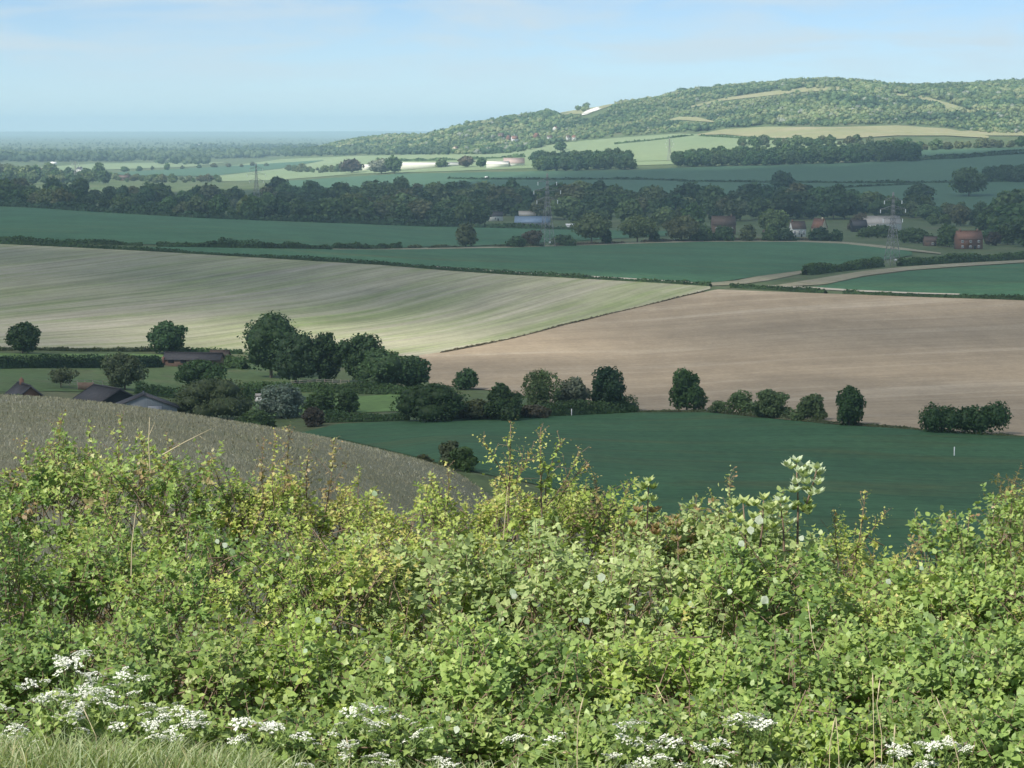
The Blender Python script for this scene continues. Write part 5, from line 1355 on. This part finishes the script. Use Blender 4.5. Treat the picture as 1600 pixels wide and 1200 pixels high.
for i, (u, v, k, l) in enumerate(FRONT):
    shrub(l, u, v, 8.9 + .2 * math.sin(i * 2.3), .38, .48, k, mix=('dogwood', .2) if k != 'dogwood' else ('bramble', .2), light=[-.1, 0, 0, .1, .02, .06, .0, .1, .06, .08, .1, .1][i], twigs=459, nl=10)
LOW = [(60, 1105, 'bramble', 'low bramble tangle under the left white flowers'), (240, 1110, 'bramble', 'low leafy tangle between left flowers and grass'), (420, 1105, 'bramble', 'low dark bramble right of the grass'), (600, 1110, 'bramble', 'low bramble beneath the centre-left flower heads'),
       (780, 1100, 'bramble', 'low bramble at bottom centre'), (960, 1115, 'bramble', 'low bramble with straw at bottom right of centre'), (1120, 1105, 'bramble', 'low bramble beneath the right flower heads'), (1290, 1110, 'spindle', 'low bright bush at the foot of the dry stalks'),
       (1450, 1105, 'bramble', 'low bramble behind the last flower heads'), (1600, 1105, 'dogwood', 'low dogwood in the bottom right corner')]
for i, (u, v, k, l) in enumerate(LOW):
    shrub(l, u, v, 8.05 + .12 * math.sin(i * 1.9), .30, .32, k, mix=('dogwood', .3), light=.02, twigs=276, nl=9, name='bramble_mound')
shrub('rusty orange feathery juniper beyond the hedge at right edge', 1592, 745, 17.5, .24, .3, 'juniper', twigs=110, nl=8, name='juniper', singles=0, group=None)

for s in [(95, 770, 99, 650, 11.6, 'maple'), (45, 770, 38, 690, 11.5, 'maple'), (150, 770, 137, 668, 11.6, 'maple'), (190, 770, 190, 655, 11.6, 'maple'), (225, 760, 218, 678, 11.6, 'maple'),
          (120, 780, 75, 700, 11.4, 'maple'), (262, 780, 262, 690, 11.5, 'maple'), (360, 800, 330, 720, 11.5, 'hawthorn'), (415, 800, 413, 690, 11.6, 'bronze'), (440, 790, 452, 665, 11.6, 'bronze'), (428, 790, 432, 680, 11.5, 'hawthorn'),
          (480, 800, 484, 702, 11.6, 'bronze'), (508, 800, 520, 690, 11.6, 'bronze'), (545, 830, 548, 765, 11.4, 'hawthorn'), (690, 830, 698, 725, 11.4, 'hawthorn'), (670, 840, 672, 745, 11.5, 'hawthorn'), (590, 850, 585, 780, 11.4, 'hawthorn'),
          (790, 905, 798, 662, 11.3, 'hawthorn'), (795, 780, 752, 690, 11.3, 'hawthorn'), (800, 770, 830, 705, 11.3, 'hawthorn'), (850, 860, 845, 668, 11.4, 'hawthorn'), (852, 780, 880, 690, 11.4, 'spindle'), (855, 790, 905, 702, 11.4, 'hawthorn'), (870, 790, 920, 725, 11.5, 'hawthorn'),
          (925, 830, 930, 745, 11.5, 'bronze'), (960, 850, 985, 755, 11.5, 'hawthorn'), (1130, 870, 1140, 745, 11.3, 'wayfaring'), (1125, 860, 1112, 775, 11.3, 'wayfaring'), (1330, 900, 1352, 768, 11.3, 'hawthorn'), (1330, 870, 1385, 800, 11.3, 'hawthorn'), (1310, 880, 1305, 800, 11.3, 'hawthorn'),
          (1430, 930, 1432, 860, 11.2, 'hawthorn'), (1480, 900, 1478, 815, 11.3, 'dogwood'), (1500, 900, 1515, 808, 11.3, 'dogwood'), (1550, 880, 1555, 780, 11.3, 'dogwood'), (1580, 870, 1583, 760, 11.3, 'dogwood'), (1600, 860, 1605, 752, 11.3, 'dogwood')]:
    long_ = s[1] - s[3] > 150
    shoot(*s, nl=15 if not long_ else 22, thick=.0055 if long_ else .0035, start=.45 if long_ else .1, light=.12)
# the bronze-leaved shoot and the pale whitebeam shoots: whorls of upright leaves
def rosette_shoot(u0, v0, u1, v1, Y, kind, whorls, size, name, light=.2, lower=None):
    sd = int(u1 * 3 + v1); r = np.random.default_rng(sd)
    a = np.array([az_of(u0, v0) * Y, Y, elev(v0) * Y]); c = np.array([az_of(u1, v1) * Y, Y - .03, elev(v1) * Y])
    own = min(SHRUBS, key=lambda s: (s[1] - a[0]) ** 2 + 3 * (s[2] - a[1]) ** 2)[0]; o_ = np.array(own.location)
    st = MB().tube([tuple(a - o_), tuple((a + c) / 2 - o_ + np.array([.006, 0, 0])), tuple(c - o_)], [.006, .0045, .0025], 6).build(name, M_twig, own, True)
    P, A, N_, S, TT = [], [], [], [], []
    for w in range(whorls):
        f = w / max(1, whorls - 1); p = a + (c - a) * (.25 + .75 * f + r.uniform(-.05, .05) * (f < .97)) - o_
        for br in range(3 if f < .97 else 1):
            ang = r.uniform(0, 6.28); off = np.array([math.cos(ang), math.sin(ang), .5]) * (r.uniform(.03, .085) * (1 - .4 * f) if f < .97 else 0)
            nlv = 12
            for k in range(nlv):
                an = 2.4 * k + r.uniform(-.2, .2); tilt = r.uniform(-.5, .1) + .95 * k / nlv
                P.append(p + off); ax = np.array([math.cos(an), math.sin(an), 1.35 - tilt]); A.append(ax)
                N_.append(np.array([-math.cos(an) * .5, -math.sin(an) * .5 - .4, .8])); S.append(size * r.uniform(.6, 1.15)); TT.append(f)
    P, A, N_, S, TT = map(np.array, (P, A, N_, S, TT))
    tint = pick(PALS[kind], .4 + light + r.normal(size=len(P)) * .25)
    if lower: m_ = TT < .55; tint[m_] = pick(PALS[lower], .4 + r.normal(size=m_.sum()) * .3)
    o = obj('foliage', leaves_mesh('foliage', 'lance', P, A, N_, S, tint, r), st); o['kind'] = 'stuff'
rosette_shoot(1246, 850, 1243, 722, 11.2, 'whitebeam', 8, .046, 'whitebeam_shoot', lower='wayfaring')
rosette_shoot(1255, 800, 1275, 732, 11.15, 'whitebeam', 4, .050, 'whitebeam_shoot')
rosette_shoot(1165, 880, 1160, 785, 11.2, 'wayfaring', 5, .048, 'whitebeam_shoot', light=.35)
rosette_shoot(1185, 870, 1192, 780, 11.1, 'wayfaring', 5, .048, 'whitebeam_shoot', light=.35)
rosette_shoot(1225, 860, 1218, 785, 11.1, 'whitebeam', 4, .045, 'whitebeam_shoot', light=.1)
rosette_shoot(1005, 880, 1013, 752, 11.2, 'wayfaring', 6, .042, 'bronze_shoot', lower='bronze')
rosette_shoot(1060, 890, 1055, 810, 11.2, 'bronze', 4, .036, 'bronze_shoot')
# bare pale twigs arching out of the left shrubs
def bare_twig(pts, Y, th=.003):
    P = [np.array([az_of(u, v) * Y, Y, elev(v) * Y]) for u, v in pts]
    own = min(SHRUBS, key=lambda s: (s[1] - P[0][0]) ** 2 + 3 * (s[2] - Y) ** 2)[0]; o_ = np.array(own.location)
    MB().tube([tuple(p - o_) for p in P], list(np.linspace(th, th * .4, len(P))), 5).build('bare_twig', M_straw, own, True)
bare_twig([(235, 740), (232, 690), (234, 652)], 11.3); bare_twig([(233, 680), (242, 660)], 11.3, .002)
bare_twig([(255, 710), (290, 690), (330, 670)], 11.3); bare_twig([(312, 682), (328, 692)], 11.3, .002)
bare_twig([(205, 900), (206, 850), (213, 790)], 10.0); bare_twig([(790, 905), (786, 850), (793, 760)], 11.2, .003)
bare_twig([(1285, 1050), (1270, 1000), (1262, 940)], 9.2); bare_twig([(1035, 1140), (1045, 1110), (1025, 1070)], 8.6, .004)
bare_twig([(860, 1180), (885, 1175), (900, 1185)], 7.9, .005)
# pale leaf backs that stand out one by one
def pale_leaf(u, v, Y, size, c=(.62, .66, .58)):
    r = np.random.default_rng(int(u * 5 + v)); p = np.array([az_of(u, v) * Y, Y, elev(v) * Y])
    own = min(SHRUBS, key=lambda s: (s[1] - p[0]) ** 2 + 3 * (s[2] - Y) ** 2)[0]; q = p - np.array(own.location)
    a, s, n = frames(np.array([[r.uniform(-.7, .7), -.1, r.uniform(.4, 1) * r.choice([-1, 1])]]), np.array([[r.uniform(-.4, .1), -1, .45]]))
    o = bpy.data.objects.new('pale_leaf', LEAF_ME['round']); link(o, own); k = size
    o.matrix_local = Matrix(((a[0][0] * k, s[0][0] * k, n[0][0] * k, q[0]), (a[0][1] * k, s[0][1] * k, n[0][1] * k, q[1]), (a[0][2] * k, s[0][2] * k, n[0][2] * k, q[2]), (0, 0, 0, 1)))
    o.color = (*c, 1)
for (u, v, w) in [(631, 808, 15), (586, 776, 13), (355, 855, 12), (338, 842, 10), (804, 930, 15), (806, 936, 14), (913, 965, 15), (909, 972, 10), (940, 895, 18), (982, 944, 16), (1041, 957, 15), (1078, 950, 17), (1142, 920, 12), (1190, 932, 18), (1196, 944, 14), (1185, 820, 20), (1172, 822, 16), (1155, 845, 14),
                  (462, 1015, 11), (480, 1014, 10), (715, 1134, 15), (703, 1126, 12), (1250, 845, 12), (906, 855, 12), (885, 810, 11), (493, 965, 14), (595, 1040, 16), (608, 1036, 15), (1365, 910, 12), (1385, 905, 12), (1437, 885, 10)]:
    if (int(u) * 3 + v) % 4 == 1: continue
    Y = 11.0 if v < 830 else 9.75 if v < 960 else 8.5 if v < 1090 else 7.75
    pale_leaf(u, v, Y - .1, w * Y / 3743 * .85, (.54, .59, .48) if (u * 7 + v) % 3 else (.42, .52, .36))

# ------------------------------------------------------------------ cow parsley
m, t, b = mat('white_florets'); b.inputs['Base Color'].default_value = (.68, .69, .60, 1); b.inputs['Roughness'].default_value = .7
M_flower = m
m, t, b = mat('green_stalk'); b.inputs['Base Color'].default_value = (.16, .24, .07, 1); b.inputs['Roughness'].default_value = .6
M_stalk = m
def umbel_mesh(seed):
    r = np.random.default_rng(seed); P, N_, S = [], [], []
    for k in range(12):
        rr = .030 * math.sqrt((k + .5) / 12); a = 2.4 * k + r.uniform(-.3, .3); c = np.array([math.cos(a) * rr, math.sin(a) * rr, -rr * rr * 8])
        for j in range(9):
            q = .0062 * math.sqrt((j + .5) / 9); b_ = 2.4 * j
            P.append(c + np.array([math.cos(b_) * q, math.sin(b_) * q, r.uniform(-.0015, .0015)])); N_.append(np.array([0, 0, 1]) + r.normal(size=3) * .35); S.append(.0026 * r.uniform(.7, 1.3))
    V, F = quads_from(np.array(P), np.array(N_), np.array(S), r)
    return mesh_np('umbel', V, F, M_flower)
UMB = [umbel_mesh(i) for i in range(5)]
rays = MB()
for k in range(12):
    rr = .030 * math.sqrt((k + .5) / 12); a = 2.4 * k
    rays.tube([(0, 0, -.035), (math.cos(a) * rr, math.sin(a) * rr, -rr * rr * 8 - .001)], [.0008, .0006], 3)
RAY_ME = rays.mesh('rays', M_stalk)
PAR_N = [0]
def parsley(label, heads, Y):
    """one plant whose flower heads are seen at the given picture positions"""
    PAR_N[0] += 1; r = np.random.default_rng(3000 + PAR_N[0]); H = []
    for (u, v) in heads:
        y = Y + r.uniform(-.10, .10); H.append(np.array([az_of(u, v) * y, y, elev(v) * y]))
    H = np.array(H); bx, by = H[:, 0].mean(), Y + .05; bz = float(ground(bx, by))
    e = empty('cow_parsley', (bx, by, bz)); tag(e, label, 'flower', 'cow parsley along the hedge foot'); o_ = np.array([bx, by, bz])
    topn = np.array([0, 0, (H[:, 2].mean() - bz) * .62])
    MB().tube([(0, 0, -.03), (r.uniform(-.02, .02), 0, topn[2] * .5), tuple(topn)], [.004, .0035, .0026], 6).build('stem', M_stalk, e, True)
    for h in H:
        q = h - o_; mid = topn * .8 + (q - topn * .8) * .5 + np.array([0, 0, -.03])
        MB().tube([tuple(topn * r.uniform(.7, 1)), tuple(mid), tuple(q - np.array([0, 0, .034]))], [.0022, .0018, .0013], 4).build('branch', M_stalk, e)
        for k in range(r.integers(1, 4)):
            o = obj('umbel', UMB[r.integers(5)], e); s = r.uniform(.7, 1.1) if k == 0 else r.uniform(.4, .7)
            o.location = tuple(q + (np.array([r.uniform(-.035, .035), r.uniform(-.02, .02), r.uniform(-.02, .02)]) if k else 0)); o.rotation_euler = (r.uniform(-.1, .55), r.uniform(-.3, .3), r.uniform(0, 6)); o.scale = (s, s, s)
            obj('rays', RAY_ME, o)
    n = 60; c = np.stack([r.normal(size=n) * .09, r.normal(size=n) * .06, np.abs(r.normal(size=n)) * .12 + .1], -1)
    tint = pick(PALS['bramble'], r.uniform(.2, .9, n))
    o = obj('leaves', leaves_mesh('leaves', 'lobed', c, r.normal(size=(n, 3)) + np.array([0, 0, .2]), np.array([[0, -.3, 1]]) + r.normal(size=(n, 3)) * .4, r.uniform(.018, .032, n), tint, r), e); o['kind'] = 'stuff'
parsley('cow parsley with topmost white heads of the left patch', [(120, 1018), (135, 1020), (97, 1032), (103, 1037), (116, 1034), (94, 1046)], 8.15)
parsley('cow parsley on the left rim of the white patch', [(47, 1066), (72, 1062), (50, 1092), (60, 1094), (2, 1102)], 8.0)
parsley('cow parsley in the middle of the big left patch', [(78, 1082), (70, 1088), (84, 1091), (97, 1082), (110, 1086), (104, 1100), (92, 1122)], 7.9)
parsley('cow parsley with dense heads right of the patch middle', [(134, 1053), (141, 1063), (133, 1073), (150, 1050), (130, 1084), (143, 1087)], 8.1)
parsley('cow parsley with broad heads at the top right of patch', [(192, 1053), (200, 1049), (212, 1055), (222, 1058), (188, 1066), (178, 1070)], 8.15)
parsley('cow parsley with close pale heads in the patch centre', [(158, 1078), (168, 1080), (160, 1092), (180, 1087), (120, 1105), (128, 1100)], 7.95)
parsley('cow parsley under the patch centre', [(120, 1113), (115, 1125), (125, 1122), (130, 1137), (175, 1101), (195, 1103), (208, 1080)], 7.8)
parsley('cow parsley with the whitest cluster right of patch', [(232, 1099), (238, 1104), (255, 1112), (262, 1118), (250, 1118), (226, 1113), (228, 1126)], 7.85)
parsley('cow parsley trailing right from the white patch', [(278, 1104), (290, 1114), (305, 1115), (290, 1127), (300, 1130), (310, 1131), (325, 1128)], 7.85)
parsley('cow parsley below the trailing heads near the grass', [(185, 1133), (242, 1148), (255, 1152), (265, 1143), (275, 1150), (235, 1133)], 7.65)
parsley('cow parsley by the grass at the left edge', [(5, 1148), (12, 1158), (25, 1150), (20, 1136), (36, 1138), (47, 1165), (75, 1168)], 7.6)
parsley('cow parsley between the grass and the dark bramble', [(370, 1128), (388, 1126), (415, 1133), (425, 1134), (432, 1132), (365, 1155), (372, 1152)], 7.7)
parsley('cow parsley with topmost heads of the centre-left patch', [(568, 1100), (575, 1107), (590, 1105), (545, 1110), (620, 1118), (530, 1129)], 7.8)
parsley('cow parsley in the lower centre-left patch', [(522, 1145), (480, 1153), (475, 1146), (540, 1163), (552, 1162), (540, 1177)], 7.6)
parsley('cow parsley at the right of the centre-left patch', [(583, 1130), (590, 1128), (605, 1127), (662, 1138), (640, 1152), (605, 1158)], 7.7)
parsley('cow parsley low at bottom centre-left', [(575, 1180), (588, 1190), (607, 1190), (680, 1185), (690, 1190), (700, 1195), (475, 1192)], 7.55)
parsley('cow parsley above the bottom patch right of centre', [(965, 1131), (985, 1131), (992, 1128), (970, 1149), (990, 1157), (1000, 1162)], 7.75)
parsley('cow parsley in the bottom patch right of centre', [(1025, 1157), (1030, 1165), (1050, 1158), (1028, 1180), (1038, 1182), (985, 1196), (1005, 1188)], 7.6)
parsley('cow parsley bottom edge right of centre', [(1010, 1196), (1060, 1194), (950, 1178), (960, 1180), (830, 1152), (865, 1152), (805, 1150)], 7.55)
parsley('cow parsley with bright heads over the right dogwood', [(1140, 1122), (1137, 1128), (1155, 1118), (1170, 1115), (1160, 1138)], 7.8)
parsley('cow parsley with the widest bright head right of centre', [(1178, 1127), (1190, 1128), (1185, 1134), (1198, 1126)], 7.75)
parsley('cow parsley under the bright heads', [(1095, 1165), (1130, 1157), (1110, 1187), (1128, 1190), (1130, 1180), (1180, 1196)], 7.6)
parsley('cow parsley left of the last flower heads', [(1400, 1168), (1410, 1164), (1415, 1174), (1385, 1196), (1440, 1192), (1455, 1192)], 7.6)
parsley('cow parsley with the last heads at the bottom right', [(1480, 1158), (1488, 1160), (1500, 1162), (1510, 1167), (1450, 1164), (1460, 1163)], 7.65)

# ------------------------------------------------------------------ grass and dry stalks at the hedge foot
r = np.random.default_rng(77)
n = 9000
uu = np.where(r.uniform(0, 1, n) < .62, r.uniform(-120, 420, n), r.uniform(300, 1750, n)); yy = r.uniform(6.7, 7.7, n)
X = (uu - 800) / 3680 * yy; Z = ground(X, yy)
hh = r.uniform(.08, .24, n) * np.interp(uu, [0, 300, 520, 1700], [1.0, .85, .55, .4])
lean = r.normal(size=(n, 2)) * .35; wv = r.uniform(.0014, .0034, n)
side = r.uniform(0, np.pi, n); sx, sy = np.cos(side) * wv, np.sin(side) * wv
V = []
for f, wk in ((0, 1), (.4, .9), (.75, .6), (1, .05)):
    cx = X + lean[:, 0] * hh * f ** 2; cy = yy + lean[:, 1] * hh * f ** 2; cz = Z + hh * (f - .18 * f ** 3)
    V += [np.stack([cx - sx * wk, cy - sy * wk, cz], -1), np.stack([cx + sx * wk, cy + sy * wk, cz], -1)]
V = np.stack(V, 1)
F = np.array([(0, 1, 3, 2), (2, 3, 5, 4), (4, 5, 7, 6)])
F = (F[None] + (np.arange(n) * 8)[:, None, None]).reshape(-1, 4)
tint = pick([(.13, .20, .06), (.20, .27, .09), (.28, .32, .13), (.42, .37, .22)], r.normal(size=n) * .28 + .45)
go = obj('grass', mesh_np('grass', V.reshape(-1, 3), F, M_sleaf, False, attrs={'tint': np.repeat(tint, 8, 0)})); go['kind'] = 'stuff'; go['label'] = 'tall pale grass along the foot of the hedge'
def dry_stalk(label, pts, Y, th=.0018):
    P = [np.array([az_of(u, v) * Y, Y, elev(v) * Y]) for u, v in pts]; zb = float(ground(P[0][0], Y)); e = empty('dry_stalk', (P[0][0], Y, zb)); tag(e, label, 'dead stalk', 'dead stalks at the hedge foot')
    o_ = np.array([P[0][0], Y, zb]); P = [np.array([P[0][0], Y, zb - .03])] + P
    MB().tube([tuple(p - o_) for p in P], list(np.linspace(th, th * .5, len(P))), 5).build('stem', M_straw, e, True)
    q = P[-1] - o_; d = (P[-1] - P[-2]); d = d / np.linalg.norm(d)
    MB().tube([tuple(q), tuple(q + d * .02), tuple(q + d * .05)], [th * .5, th * 1.6, th * .3], 5).build('seed_head', M_straw, e)
for l, p in [('dead stalk leaning left at the bottom right', [(1498, 1190), (1485, 1140), (1472, 1110)]), ('upright dead stalk left of bottom right flowers', [(1367, 1190), (1365, 1140), (1364, 1075)]), ('shorter dead stalk leaning left of the upright one', [(1378, 1150), (1370, 1100), (1372, 1085)]),
             ('pair-left dead stalk under the right dogwood', [(1296, 1195), (1297, 1160), (1300, 1145)]), ('pair-right dead stalk under the right dogwood', [(1311, 1195), (1310, 1165), (1308, 1142)]), ('dead stalk beside the bramble at bottom centre', [(902, 1150), (904, 1120), (906, 1112)]),
             ('thin dead stalk just left of last flower heads', [(1396, 1195), (1396, 1170), (1397, 1155)]), ('short dead stalk by the grass on the left', [(152, 1195), (150, 1150), (140, 1128)]), ('dead stalk at right of the left grass', [(545, 1195), (548, 1180), (546, 1172)])]:
    dry_stalk(l, p, 7.55)
